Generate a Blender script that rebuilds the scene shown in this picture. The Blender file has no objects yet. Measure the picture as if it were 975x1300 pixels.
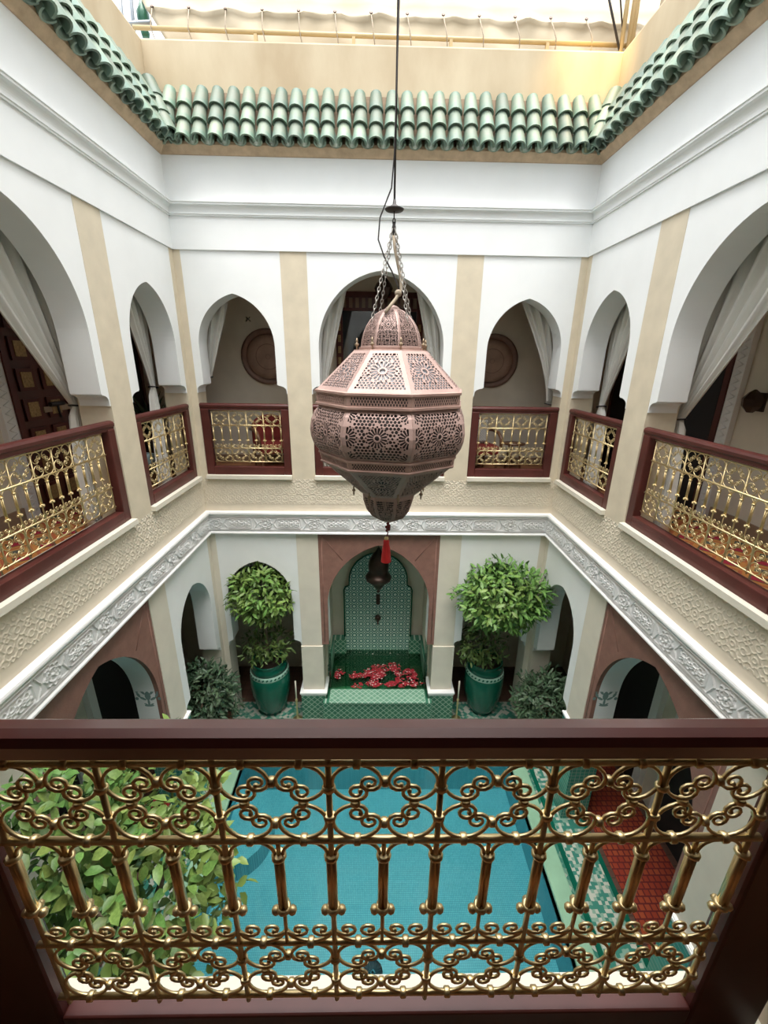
import bpy, bmesh, math, random
import numpy as np
from mathutils import Vector, Matrix, Euler
PI = math.pi
random.seed(7); np.random.seed(7)
sc = bpy.context.scene
COL = sc.collection

# ------------------------------------------------------------------ camera, world, exposure
F_PX, PITCH, YAW, ROLL = 546.5, 0.3368, 0.0196, 0.0146
cam = bpy.data.cameras.new('camera'); camo = bpy.data.objects.new('camera', cam); COL.objects.link(camo)
cam.sensor_fit = 'HORIZONTAL'; cam.sensor_width = 36; cam.lens = 36 * F_PX / 975
cam.clip_start = 0.02
def _cam_matrix():
    sp, cp, s, c = math.sin(PITCH), math.cos(PITCH), math.sin(YAW), math.cos(YAW)
    X = Vector((c, -s, 0)); U = Vector((s*sp, c*sp, cp)); Fw = Vector((s*cp, c*cp, -sp))
    cr, sr = math.cos(ROLL), math.sin(ROLL)
    R = X*cr + U*sr; Up = X*-sr + U*cr
    m = Matrix((R, Up, -Fw)).transposed().to_4x4(); m.translation = Vector((-0.05, 0, 5.8)); return m
camo.matrix_world = _cam_matrix()
sc.camera = camo
sc.view_settings.view_transform = 'Standard'; sc.view_settings.look = 'None'; sc.view_settings.gamma = 1
sc.view_settings.use_curve_mapping = False
sc.view_settings.exposure = 1.0
sc.cycles.diffuse_bounces = 8
sc.cycles.max_bounces = 12
wd = bpy.data.worlds.new('sky'); sc.world = wd; wd.use_nodes = True
wn = wd.node_tree.nodes; wl = wd.node_tree.links
bg = wn['Background']; bg.inputs['Strength'].default_value = 1.7
tc = wn.new('ShaderNodeTexCoord'); sp_ = wn.new('ShaderNodeSeparateXYZ'); wl.new(tc.outputs['Generated'], sp_.inputs[0])
rp = wn.new('ShaderNodeValToRGB'); wl.new(sp_.outputs['Z'], rp.inputs[0]); wl.new(rp.outputs[0], bg.inputs['Color'])
rp.color_ramp.elements[0].position = 0.0; rp.color_ramp.elements[0].color = (.24, .31, .38, 1)   # overcast: horizon a third as bright as the zenith
rp.color_ramp.elements[1].position = 1.0; rp.color_ramp.elements[1].color = (.97, .98, 1.0, 1)

# the sun behind thin cloud, high over the court: a very soft light
sun = bpy.data.lights.new('veiled_sun', 'SUN'); sun.energy = 3.5; sun.angle = math.radians(55); sun.color = (1, .97, .92)
suno = bpy.data.objects.new('veiled_sun', sun); COL.objects.link(suno); suno.rotation_euler = (math.radians(9), 0, 0)

# ------------------------------------------------------------------ materials
MATS = {}
def nodes_of(m):
    m.use_nodes = True
    return m.node_tree.nodes, m.node_tree.links, m.node_tree.nodes['Principled BSDF']
def mat(name, col, rough=.6, metal=0., var=.08, vscale=6., bump=0., bscale=40., col2=None, rnd=0., spec=None, coat=0., stretch=None):
    m = bpy.data.materials.new(name); n, l, b = nodes_of(m); MATS[name] = m
    b.inputs['Roughness'].default_value = rough; b.inputs['Metallic'].default_value = metal
    if spec is not None: b.inputs['Specular IOR Level'].default_value = spec
    if coat: b.inputs['Coat Weight'].default_value = coat; b.inputs['Coat Roughness'].default_value = .15
    t = n.new('ShaderNodeTexCoord'); src = t.outputs['Object']
    if stretch:
        mp = n.new('ShaderNodeMapping'); mp.inputs['Scale'].default_value = stretch; l.new(src, mp.inputs[0]); src = mp.outputs[0]
    nz = n.new('ShaderNodeTexNoise'); nz.inputs['Scale'].default_value = vscale; nz.inputs['Detail'].default_value = 5
    l.new(src, nz.inputs['Vector'])
    r = n.new('ShaderNodeValToRGB'); l.new(nz.outputs['Fac'], r.inputs[0])
    c2 = col2 if col2 else tuple(min(1, c*(1+var)) for c in col)
    c1 = tuple(c*(1-var) for c in col) if not col2 else col
    r.color_ramp.elements[0].position = .3; r.color_ramp.elements[0].color = (*c1, 1)
    r.color_ramp.elements[1].position = .7; r.color_ramp.elements[1].color = (*c2, 1)
    out = r.outputs[0]
    if rnd:
        oi = n.new('ShaderNodeObjectInfo'); mr = n.new('ShaderNodeMapRange'); l.new(oi.outputs['Random'], mr.inputs[0])
        mr.inputs['To Min'].default_value = 1-rnd; mr.inputs['To Max'].default_value = 1+rnd
        hs = n.new('ShaderNodeHueSaturation'); l.new(mr.outputs[0], hs.inputs['Value']); l.new(out, hs.inputs['Color'])
        mr2 = n.new('ShaderNodeMapRange'); 
        ml = n.new('ShaderNodeMath'); ml.operation = 'MULTIPLY'; ml.inputs[1].default_value = 7.31; l.new(oi.outputs['Random'], ml.inputs[0])
        fr = n.new('ShaderNodeMath'); fr.operation = 'FRACT'; l.new(ml.outputs[0], fr.inputs[0]); l.new(fr.outputs[0], mr2.inputs[0])
        mr2.inputs['To Min'].default_value = .5-rnd*.12; mr2.inputs['To Max'].default_value = .5+rnd*.06
        l.new(mr2.outputs[0], hs.inputs['Hue']); out = hs.outputs[0]
    l.new(out, b.inputs['Base Color'])
    if bump:
        n2 = n.new('ShaderNodeTexNoise'); n2.inputs['Scale'].default_value = bscale; n2.inputs['Detail'].default_value = 4; l.new(src, n2.inputs['Vector'])
        bp = n.new('ShaderNodeBump'); bp.inputs['Strength'].default_value = bump; bp.inputs['Distance'].default_value = .01
        l.new(n2.outputs['Fac'], bp.inputs['Height']); l.new(bp.outputs[0], b.inputs['Normal'])
    return m
def axes_vec(n, l, ax, scale=1., rot=0.):
    t = n.new('ShaderNodeTexCoord'); s = n.new('ShaderNodeSeparateXYZ'); l.new(t.outputs['Object'], s.inputs[0])
    c = n.new('ShaderNodeCombineXYZ'); l.new(s.outputs[ax[0].upper()], c.inputs[0]); l.new(s.outputs[ax[1].upper()], c.inputs[1])
    mp = n.new('ShaderNodeMapping'); mp.inputs['Scale'].default_value = (scale,)*3; mp.inputs['Rotation'].default_value = (0, 0, rot)
    l.new(c.outputs[0], mp.inputs[0]); return mp.outputs[0]
def brick_mat(name, ax, c1, c2, grout, scale, w=.5, h=.5, mortar=.03, rot=0., rough=.3, offset=0., bias=0.):
    m = bpy.data.materials.new(name); n, l, b = nodes_of(m); MATS[name] = m
    v = axes_vec(n, l, ax, scale, rot)
    t = n.new('ShaderNodeTexBrick'); l.new(v, t.inputs['Vector'])
    t.inputs['Color1'].default_value = (*c1, 1); t.inputs['Color2'].default_value = (*c2, 1); t.inputs['Mortar'].default_value = (*grout, 1)
    t.inputs['Scale'].default_value = 1; t.inputs['Brick Width'].default_value = w; t.inputs['Row Height'].default_value = h
    t.inputs['Mortar Size'].default_value = mortar; t.offset = offset; t.inputs['Bias'].default_value = bias; t.inputs['Mortar Smooth'].default_value = .1
    l.new(t.outputs['Color'], b.inputs['Base Color']); b.inputs['Roughness'].default_value = rough
    return m
def mth(n, l, op, a, b=None):
    x = n.new('ShaderNodeMath'); x.operation = op
    for i, v in enumerate((a, b)):
        if v is None: continue
        if isinstance(v, (int, float)): x.inputs[i].default_value = v
        else: l.new(v, x.inputs[i])
    return x.outputs[0]
def zellige_mat(name, ax, cell, dark, light, rough=.25):
    """rings of dark tile round pale stars, on a square grid"""
    m = bpy.data.materials.new(name); n, l, b = nodes_of(m); MATS[name] = m
    v = axes_vec(n, l, ax, 1/cell); s = n.new('ShaderNodeSeparateXYZ'); l.new(v, s.inputs[0])
    fx = mth(n, l, 'SUBTRACT', mth(n, l, 'FRACT', s.outputs[0]), .5); fy = mth(n, l, 'SUBTRACT', mth(n, l, 'FRACT', s.outputs[1]), .5)
    d = mth(n, l, 'SQRT', mth(n, l, 'ADD', mth(n, l, 'MULTIPLY', fx, fx), mth(n, l, 'MULTIPLY', fy, fy)))
    an = mth(n, l, 'ARCTAN2', fy, fx)
    d = mth(n, l, 'ADD', d, mth(n, l, 'MULTIPLY', mth(n, l, 'COSINE', mth(n, l, 'MULTIPLY', an, 8.)), .025))
    r = n.new('ShaderNodeValToRGB'); l.new(d, r.inputs[0]); e = r.color_ramp; e.interpolation = 'LINEAR'
    e.elements[0].position = 0; e.elements[0].color = (*light, 1); e.elements[1].position = .20; e.elements[1].color = (*light, 1)
    for p, c in ((.23, dark), (.36, dark), (.40, light), (.46, light), (.50, dark), (.58, dark), (.62, light)):
        x = e.elements.new(p); x.color = (*c, 1)
    l.new(r.outputs[0], b.inputs['Base Color']); b.inputs['Roughness'].default_value = rough
    return m
def checker_mat(name, ax, scale, c1, c2, rot=0., rough=.4, extra=None):
    m = bpy.data.materials.new(name); n, l, b = nodes_of(m); MATS[name] = m
    v = axes_vec(n, l, ax, scale, rot); t = n.new('ShaderNodeTexVoronoi'); t.inputs['Scale'].default_value = 1; t.inputs['Randomness'].default_value = .25
    l.new(v, t.inputs['Vector'])
    s = n.new('ShaderNodeSeparateColor'); l.new(t.outputs['Color'], s.inputs[0])
    r = n.new('ShaderNodeValToRGB'); r.color_ramp.interpolation = 'CONSTANT'; l.new(s.outputs[0], r.inputs[0])
    r.color_ramp.elements[0].color = (*c1, 1); r.color_ramp.elements[1].position = .45; r.color_ramp.elements[1].color = (*c2, 1)
    if extra: x = r.color_ramp.elements.new(.78); x.color = (*extra, 1)
    l.new(r.outputs[0], b.inputs['Base Color']); b.inputs['Roughness'].default_value = rough
    return m
WHITE = mat('white plaster', (.84, .85, .84), .75, var=.025, vscale=2.5, bump=.05, bscale=60)
BEIGE = mat('beige tadelakt plaster', (.66, .575, .435), .7, var=.07, vscale=5, bump=.06, bscale=50)
CREAM = mat('cream plaster', (.70, .645, .54), .75, var=.05, vscale=4, bump=.06, bscale=50)
SILLM = mat('cream sill', (.76, .71, .60), .55, var=.03)
STUCCO = mat('carved stucco white', (.80, .80, .79), .7, var=.03)
BROWN = mat('brown carved plaster', (.25, .125, .095), .65, var=.14, vscale=9, bump=.15, bscale=70)
OCHRE = mat('ochre parapet plaster', (.58, .48, .33), .8, col2=(.44, .335, .21), vscale=2.2, stretch=(1, 1, .5), bump=.12, bscale=25)
EAVEB = mat('tan eave mortar', (.52, .38, .25), .85, var=.15, vscale=12, bump=.2, bscale=60)
MORT = mat('brown mortar bed', (.24, .17, .11), .9, var=.2, vscale=15)
TILEG = mat('green glazed roof tile', (.115, .20, .16), .5, col2=(.19, .225, .165), vscale=9, rnd=.32, spec=.35, bump=.1, bscale=30)
TILED = mat('dark tile edge', (.06, .10, .08), .6)
WOOD = mat('mahogany paint', (.082, .020, .016), .42, var=.2, vscale=5, coat=.08, spec=.35)
WOODG = mat('varnished mahogany', (.066, .015, .012), .3, var=.25, vscale=4, coat=1.0, spec=.5)
WOODD = mat('dark mahogany', (.07, .018, .012), .4, var=.25, vscale=4, coat=.2)
BRASS = mat('polished brass', (.76, .61, .34), .43, 1., var=.12, vscale=14)
COPPER = mat('aged pink copper', (.40, .28, .25), .6, .3, col2=(.30, .20, .175), vscale=5)
COPPERD = mat('dull copper band', (.36, .235, .20), .6, .3, var=.15, vscale=8)
TRAYC = mat('tray copper', (.30, .19, .14), .5, .25, var=.2, vscale=6)
TRAYR = mat('tray rim copper', (.17, .095, .07), .45, .25, var=.15)
LINERG = mat('grey lamp glass', (.20, .20, .215), .4, var=.15, vscale=8)
LINERD = mat('shaded lamp interior', (.035, .026, .024), .5, var=.3)  # shade of the hollow lantern put into the liner colour
IRON = mat('dark iron', (.05, .045, .045), .5, .6)
BRONZE = mat('dark bronze', (.07, .045, .035), .38, .7, var=.25)
STEELC = mat('grey chain', (.34, .32, .29), .5, .4)
ROPE = mat('hemp rope', (.33, .27, .20), .9, var=.2, vscale=40)
REDSILK = mat('red silk', (.55, .012, .015), .55, var=.15, vscale=60, stretch=(1, 1, .05))
CLOTH = mat('ivory curtain cloth', (.74, .72, .67), .85, var=.04, vscale=3, bump=.05, bscale=200)
CANVAS = mat('cream canvas', (.38, .31, .21), .85, col2=(.45, .38, .275), vscale=1.5, bump=.3, bscale=5)
TUBEY = mat('yellow painted tube', (.46, .34, .17), .5, var=.06)
LEAF = mat('laurel leaf', (.06, .14, .03), .5, col2=(.12, .21, .05), vscale=8, rnd=.25)
LEAFL = mat('young laurel leaf', (.095, .21, .04), .5, col2=(.165, .29, .065), vscale=8, rnd=.22)
LEAFD = mat('dark shrub leaf', (.035, .075, .035), .5, col2=(.08, .135, .07), vscale=10, rnd=.3)
LEAFB = mat('broad citrus leaf', (.085, .175, .035), .45, col2=(.18, .30, .075), vscale=6, rnd=.35)
BARK = mat('bark', (.16, .12, .08), .9, var=.3, vscale=20)
SOIL = mat('soil', (.05, .035, .025), .95)
POTG = brick_mat('green glazed pot scales', 'xz', (.006, .105, .065), (.008, .13, .08), (.004, .06, .04), 28, .5, .5, .04, rough=.22, offset=.5)
POTR = mat('green glazed pot rim', (.005, .10, .062), .2, var=.15)
POTBAND = mat('pale green pot band', (.35, .55, .45), .35, var=.1)
TERRA = mat('terracotta', (.22, .06, .04), .7, var=.15)
REDPOT = mat('red glazed pot', (.20, .015, .015), .3, var=.15)
BASINT = brick_mat('green basin zellige', 'xz', (.03, .15, .09), (.05, .19, .115), (.40, .52, .42), 7, .5, .5, .035, rot=PI/4, rough=.3)
BASINTOP = brick_mat('pale green ledge zellige', 'xy', (.13, .30, .20), (.17, .35, .24), (.46, .58, .48), 7, .5, .5, .035, rot=PI/4, rough=.35)
DADO = brick_mat('green dado zellige', 'yz', (.03, .20, .15), (.05, .25, .19), (.20, .36, .30), 9, .5, .5, .03, rough=.25)
NICHEZ = zellige_mat('niche zellige', 'xz', .127, (.02, .16, .13), (.55, .70, .62))
FLOORZ = checker_mat('floor zellige', 'xy', 22, (.03, .17, .12), (.36, .38, .32), PI/4, .35, (.12, .26, .19))
MOSZ = checker_mat('mosaic strip', 'xy', 26, (.04, .20, .15), (.48, .50, .42), 0, .35, (.22, .36, .28))
COPINGM = mat('pale green coping', (.26, .46, .31), .4, var=.08)
POOLT = brick_mat('pool mosaic', 'xy', (.155, .39, .43), (.20, .44, .48), (.05, .19, .23), 22, .5, .5, .035, rough=.3)
POOLW = brick_mat('pool wall mosaic', 'yz', (.10, .33, .39), (.13, .37, .43), (.04, .18, .23), 22, .5, .5, .035, rough=.3)
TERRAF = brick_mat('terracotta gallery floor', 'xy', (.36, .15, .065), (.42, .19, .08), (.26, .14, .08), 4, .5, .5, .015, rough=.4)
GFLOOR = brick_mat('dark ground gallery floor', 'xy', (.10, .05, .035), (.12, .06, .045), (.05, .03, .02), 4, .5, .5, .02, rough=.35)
DARK = mat('unlit interior', (.012, .010, .010), .8)  # near-black stands in for the shade inside open doorways
CUSHW = brick_mat('white lattice cushion', 'xz', (.62, .60, .55), (.68, .66, .6), (.12, .12, .14), 18, .5, .5, .06, rot=PI/4, rough=.9)
REDV = mat('crimson upholstery', (.22, .025, .02), .7, var=.2, vscale=12)
TEALV = mat('grey teal upholstery', (.16, .23, .24), .8, col2=(.32, .40, .40), vscale=9)
CHAIRW = mat('chair wood', (.16, .075, .035), .45, var=.2)
GOLDP = mat('gilt carved panel', (.32, .20, .085), .5, .3, var=.35, vscale=45, bump=.5, bscale=60)
STENC = mat('green grey stencil paint', (.20, .30, .28), .8)
WAX = mat('ivory candle wax', (.72, .68, .56), .5)
PETR = mat('red rose petal', (.30, .008, .02), .6, var=.4, vscale=30)
PETW = mat('pale rose petal', (.72, .58, .55), .6)
SKIRT = mat('brown skirting', (.30, .21, .14), .5, var=.12)
BLUEP = mat('pale blue painted wall', (.36, .68, .80), .7, var=.08)
FINIALG = mat('dark green glaze', (.03, .12, .07), .25)
BULBM = bpy.data.materials.new('warm bulb'); _n, _l, _b = nodes_of(BULBM); _b.inputs['Emission Color'].default_value = (1, .7, .3, 1); _b.inputs['Emission Strength'].default_value = 8
def kilim(name):
    m = bpy.data.materials.new(name); n, l, b = nodes_of(m)
    v = axes_vec(n, l, 'xy', 1.); s = n.new('ShaderNodeSeparateXYZ'); l.new(v, s.inputs[0])
    a = mth(n, l, 'ABSOLUTE', mth(n, l, 'SUBTRACT', mth(n, l, 'FRACT', mth(n, l, 'MULTIPLY', s.outputs[0], 3.4)), .5))
    c = mth(n, l, 'ABSOLUTE', mth(n, l, 'SUBTRACT', mth(n, l, 'FRACT', mth(n, l, 'MULTIPLY', s.outputs[1], 3.4)), .5))
    d = mth(n, l, 'ADD', a, c)
    r = n.new('ShaderNodeValToRGB'); l.new(d, r.inputs[0]); r.color_ramp.interpolation = 'CONSTANT'; e = r.color_ramp
    e.elements[0].color = (.30, .01, .03, 1); e.elements[1].position = .22; e.elements[1].color = (.10, .07, .03, 1)
    for p, cc in ((.30, (.42, .17, .04)), (.52, (.36, .09, .03)), (.66, (.45, .24, .07)), (.8, (.08, .08, .06))):
        x = e.elements.new(p); x.color = (*cc, 1)
    l.new(r.outputs[0], b.inputs['Base Color']); b.inputs['Roughness'].default_value = .95
    return m
KILIM = kilim('kilim weave')
REDRUG = brick_mat('red orange kilim', 'xy', (.26, .03, .012), (.33, .06, .018), (.12, .012, .01), 7, .5, .5, .06, rough=.95, offset=.5)
def glass_mat(name, tint, refl=.9, rough=.02, base=0.0):
    m = bpy.data.materials.new(name); m.use_nodes = True; n = m.node_tree.nodes; l = m.node_tree.links; n.remove(n['Principled BSDF'])
    tr = n.new('ShaderNodeBsdfTransparent'); tr.inputs[0].default_value = (*tint, 1)
    gl = n.new('ShaderNodeBsdfGlossy'); gl.inputs['Roughness'].default_value = rough
    fr = n.new('ShaderNodeFresnel'); fr.inputs[0].default_value = 1.33
    f = mth(n, l, 'ADD', mth(n, l, 'MULTIPLY', fr.outputs[0], refl), base)
    mx = n.new('ShaderNodeMixShader'); l.new(f, mx.inputs[0]); l.new(tr.outputs[0], mx.inputs[1]); l.new(gl.outputs[0], mx.inputs[2])
    l.new(mx.outputs[0], n['Material Output'].inputs[0])
    nz = n.new('ShaderNodeTexNoise'); nz.inputs['Scale'].default_value = 3; bp = n.new('ShaderNodeBump'); bp.inputs['Strength'].default_value = .15; bp.inputs['Distance'].default_value = .02
    if name == 'pool water': l.new(nz.outputs['Fac'], bp.inputs['Height']); l.new(bp.outputs[0], gl.inputs['Normal']); l.new(bp.outputs[0], fr.inputs['Normal'])
    return m
WATER = glass_mat('pool water', (.80, .96, .97))
GREENW = glass_mat('fountain water', (.75, .92, .80))
PANE = glass_mat('clear pane', (.90, .95, .93), .8)
DGLASS = mat('dark window glass', (.03, .035, .04), .05, spec=.9)

# ------------------------------------------------------------------ mesh helpers
class MB:
    def __init__(s): s.v = []; s.f = []; s.sm = []
    def quad_grid(s, P, smooth=True, flip=False):
        """P[i][j] points"""
        o = len(s.v); ni = len(P); nj = len(P[0])
        for row in P: s.v += [tuple(p) for p in row]
        for i in range(ni-1):
            for j in range(nj-1):
                a = o+i*nj+j; q = (a, a+1, a+nj+1, a+nj)
                s.f.append(q[::-1] if flip else q); s.sm.append(smooth)
        return s
    def box(s, x0, x1, y0, y1, z0, z1):
        o = len(s.v)
        s.v += [(x, y, z) for z in (z0, z1) for y in (y0, y1) for x in (x0, x1)]
        for q in ((0, 2, 3, 1), (4, 5, 7, 6), (0, 1, 5, 4), (2, 6, 7, 3), (0, 4, 6, 2), (1, 3, 7, 5)):
            s.f.append(tuple(o+i for i in q)); s.sm.append(False)
        return s
    def tube(s, pts, r, n=8, cap=True):
        pts = [Vector(p) for p in pts]; rs = r if isinstance(r, (list, tuple)) else [r]*len(pts)
        o = len(s.v); up = None
        for i, p in enumerate(pts):
            d = (pts[min(i+1, len(pts)-1)]-pts[max(i-1, 0)]).normalized()
            if up is None:
                up = Vector((0, 0, 1)) if abs(d.z) < .9 else Vector((1, 0, 0))
            a = d.cross(up); a = a.normalized() if a.length > 1e-6 else Vector((1, 0, 0)); b = a.cross(d).normalized(); up = b
            for k in range(n):
                t = 2*PI*k/n; q = p + (a*math.cos(t)+b*math.sin(t))*rs[i]; s.v.append(tuple(q))
        for i in range(len(pts)-1):
            for k in range(n):
                k2 = (k+1) % n
                s.f.append((o+i*n+k, o+i*n+k2, o+(i+1)*n+k2, o+(i+1)*n+k)); s.sm.append(True)
        if cap:
            s.f.append(tuple(o+k for k in range(n))[::-1]); s.sm.append(False)
            s.f.append(tuple(o+(len(pts)-1)*n+k for k in range(n))); s.sm.append(False)
        return s
    def lathe(s, prof, n=24, c=(0, 0, 0), smooth=True, rot=0., cap=True):
        o = len(s.v)
        for r, z in prof:
            for k in range(n):
                t = 2*PI*k/n+rot; s.v.append((c[0]+r*math.cos(t), c[1]+r*math.sin(t), c[2]+z))
        for i in range(len(prof)-1):
            for k in range(n):
                k2 = (k+1) % n
                s.f.append((o+i*n+k, o+i*n+k2, o+(i+1)*n+k2, o+(i+1)*n+k)); s.sm.append(smooth)
        if cap and prof[0][0] > 1.5e-4: s.f.append(tuple(o+k for k in range(n))[::-1]); s.sm.append(False)
        if cap and prof[-1][0] > 1.5e-4: s.f.append(tuple(o+(len(prof)-1)*n+k for k in range(n))); s.sm.append(False)
        return s
    def sphere(s, c, r, n=10, m=6):
        return s.lathe([(max(1e-6, r*math.sin(PI*i/m)), -r*math.cos(PI*i/m)) for i in range(m+1)], n, c)
    def prism(s, poly, w0, w1, plane='xz', smooth_idx=None):
        """outline in (u,z) extruded along w (y); plane 'xy' extrudes along z"""
        o = len(s.v); n = len(poly)
        for w in (w0, w1):
            for (a, b) in poly: s.v.append((a, w, b) if plane == 'xz' else ((a, b, w) if plane == 'xy' else (w, a, b)))
        s.f.append(tuple(range(o, o+n))); s.sm.append(False)
        s.f.append(tuple(range(o+n, o+2*n))[::-1]); s.sm.append(False)
        for i in range(n):
            j = (i+1) % n; s.f.append((o+i, o+n+i, o+n+j, o+j)); s.sm.append(False)
        return s
    def mesh(s, name, m=None, fix=True, xf=None):
        me = bpy.data.meshes.new(name)
        v = s.v if xf is None else [tuple(xf @ Vector(p)) for p in s.v]
        me.from_pydata(v, [], s.f)
        me.polygons.foreach_set('use_smooth', s.sm)
        if fix:
            bm = bmesh.new(); bm.from_mesh(me); bmesh.ops.recalc_face_normals(bm, faces=bm.faces)
            bm.to_mesh(me); bm.free()
        if m: me.materials.append(m)
        return me
def link(name, data, parent=None, loc=(0, 0, 0), rot=(0, 0, 0), scale=None):
    o = bpy.data.objects.new(name, data); COL.objects.link(o)
    o.location = loc; o.rotation_euler = rot
    if scale: o.scale = scale
    if parent: o.parent = parent
    return o
def part(name, mb, m, parent, **k): return link(name, mb.mesh(name, m), parent, **k)
def tag(o, label=None, cat=None, group=None, kind=None):
    for k, v in (('label', label), ('category', cat), ('group', group), ('kind', kind)):
        if v: o[k] = v
    return o
def thing(name, label, cat, loc=(0, 0, 0), rot=(0, 0, 0), group=None): return tag(link(name, None, None, loc, rot), label, cat, group)
def bevel(o, w=.008, seg=2):
    b = o.modifiers.new('bevel', 'BEVEL'); b.width = w; b.segments = seg; b.limit_method = 'ANGLE'; return o
def kids(o): return [c for c in COL.objects if c.parent == o]
def copy_tree(o, children, parent=None):
    c = o.copy(); COL.objects.link(c)
    if parent: c.parent = parent
    for ch in children.get(o.name, []): copy_tree(ch, children, c)
    return c

# ------------------------------------------------------------------ sides of the court (local frame: x along the wall, y away from the court, z up)
SIDE = {'far': ((0, 5.9, 0), 0.), 'left': ((-2.5, 3.2, 0), PI/2), 'right': ((2.5, 3.2, 0), -PI/2), 'near': ((0, .62, 0), PI)}
def smat(side): l, r = SIDE[side]; return Matrix.Translation(l) @ Matrix.Rotation(r, 4, 'Z')
def sloc(side, u, w, z): return tuple(smat(side) @ Vector((u, w, z)))
Z_SILL, Z_PANEL, Z_EAVE, Z_UP = 4.27, 7.02, 7.94, 4.17
TH = .30

def arch_pts(uc, half, zs, za, n=18):
    h = za-zs; e = max(0., (h*h-half*half)/(2*half)); R = half+e
    a1 = math.acos(e/R) if R else PI/2
    L = [(uc+e-R*math.cos(a1*i/n), zs+R*math.sin(a1*i/n)) for i in range(n+1)]
    return L + [(2*uc-p[0], p[1]) for p in L[-2::-1]]
def arch_panel(u0, u1, zi, zt, uc, half, zs, za, corbel=True):
    ul, ur = uc-half, uc+half; g = .55*(ul-u0)
    A = arch_pts(uc, half, zs, za)
    if corbel:
        left = [(u0, zt), (u0, zi), (u0+.1*(ul-u0), zi), (u0+.1*(ul-u0), zi+.035)]
        c0 = u0+.1*(ul-u0); gw = ul-.012-c0
        left += [(c0+gw*math.sin(PI/2*i/6)**1.0*1. if 0 else c0+gw*(1-math.cos(PI/2*i/6)), zi+.035+.065*math.sin(PI/2*i/6)) for i in range(1, 7)]
        left += [(ul-.012, zi+.11), (ul, zi+.11)]
    else: left = [(u0, zt), (u0, zi), (ul, zi)]
    uu = lambda p: (u0+u1-p[0], p[1])
    right = []
    for p in left[::-1]:
        # mirror about the bay, corrected to the arch's own right edge
        q = u1-(p[0]-u0)*((u1-ur)/(ul-u0)) if ul > u0 else u1
        right.append((q, p[1]))
    return left + A + right

def heightfield(name, L, H, fn, m, nx, nz, depth):
    """relief that stands proud of the wall toward the court (-y)"""
    us = np.linspace(0, L, nx+1); zs = np.linspace(0, H, nz+1)
    U, Z = np.meshgrid(us, zs)
    Y = -depth*fn(U, Z)
    b = MB(); b.quad_grid([[(U[i, j], Y[i, j], Z[i, j]) for j in range(nx+1)] for i in range(nz+1)])
    return b.mesh(name, m, fix=False)
def sst(a, b, x): t = np.clip((x-a)/(b-a), 0, 1); return t*t*(3-2*t)
def carved_fn(U, Z, c=.09375):
    k = c/.1875; U, Z, c = U/k, Z/k, .1875
    def fold(x): y = np.mod(x, 2*c)-c; return y
    x, y = np.abs(fold(U)), np.abs(fold(Z)); 
    def oct_d(x, y, R): return np.minimum(np.maximum(x, y), (x+y)/math.sqrt(2))-R
    d = np.abs(oct_d(x, y, .085)); d = np.minimum(d, np.abs(oct_d(c-x, c-y, .055)))
    d = np.minimum(d, np.abs(np.hypot(x, y)-.038))
    d = np.minimum(d, np.abs(np.hypot(c-x, y)-.048)); d = np.minimum(d, np.abs(np.hypot(x, c-y)-.048))
    d = np.minimum(d, np.abs(x-y)/1.414+np.where(x+y < .13, .1, 0))
    return sst(.012, .006, d)
def frieze_fn(U, Z, L=.70, H=.23):
    x = U; z = Z-H/2
    f = np.zeros_like(U)
    def ridge(d, w=.006): return sst(w, w*.4, np.abs(d))
    f = np.maximum(f, ridge(np.abs(z)-.105)); f = np.maximum(f, ridge(np.abs(z)-.093, .004)*.7)
    rx = x-.13; r = np.hypot(rx, z); a = np.arctan2(z, rx)
    f = np.maximum(f, ridge(r-(.080+.010*np.cos(8*a)))); f = np.maximum(f, ridge(r-.055)*.9)
    f = np.maximum(f, sst(.5, .8, np.cos(8*a))*(r < .053)*(r > .02)*.8); f = np.maximum(f, (r < .015)*1.)
    # cartouche
    cx = x-.465; d = np.maximum(np.abs(cx)-.165, np.abs(z)-.075); d = np.maximum(d, (np.abs(cx)+np.abs(z))*.7071-.155)
    f = np.maximum(f, ridge(d)); f = np.maximum(f, ridge(d+.015, .004)*.8)
    inside = sst(-.02, -.026, d)
    arab = np.minimum(np.abs(np.hypot(np.mod(cx, .066)-.033, np.abs(z)-.028)-.022), np.abs(z-.014*np.sin(cx*47)))
    arab = np.minimum(arab, np.abs(np.hypot(np.mod(cx+.033, .066)-.033, np.abs(z)-.005)-.016))
    f = np.maximum(f, inside*sst(.007, .003, arab)*.9)
    # strap diagonals between the two
    s = np.minimum(np.abs(np.abs(np.mod(x-.13+.35, .7)-.35)-.115-np.abs(z)*.6), 1)
    f = np.maximum(f, ridge(s, .005)*(np.abs(z) < .09)*.9)
    return f
CARVEM = mat('carved beige plaster', (.70, .62, .49), .75, var=.04, vscale=5)
CARVE = heightfield('carved_panel', .375, .375, carved_fn, CARVEM, 96, 96, .0042)
FRIEZE = heightfield('frieze_panel', .70, .23, frieze_fn, STUCCO, 112, 40, .016)

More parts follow.
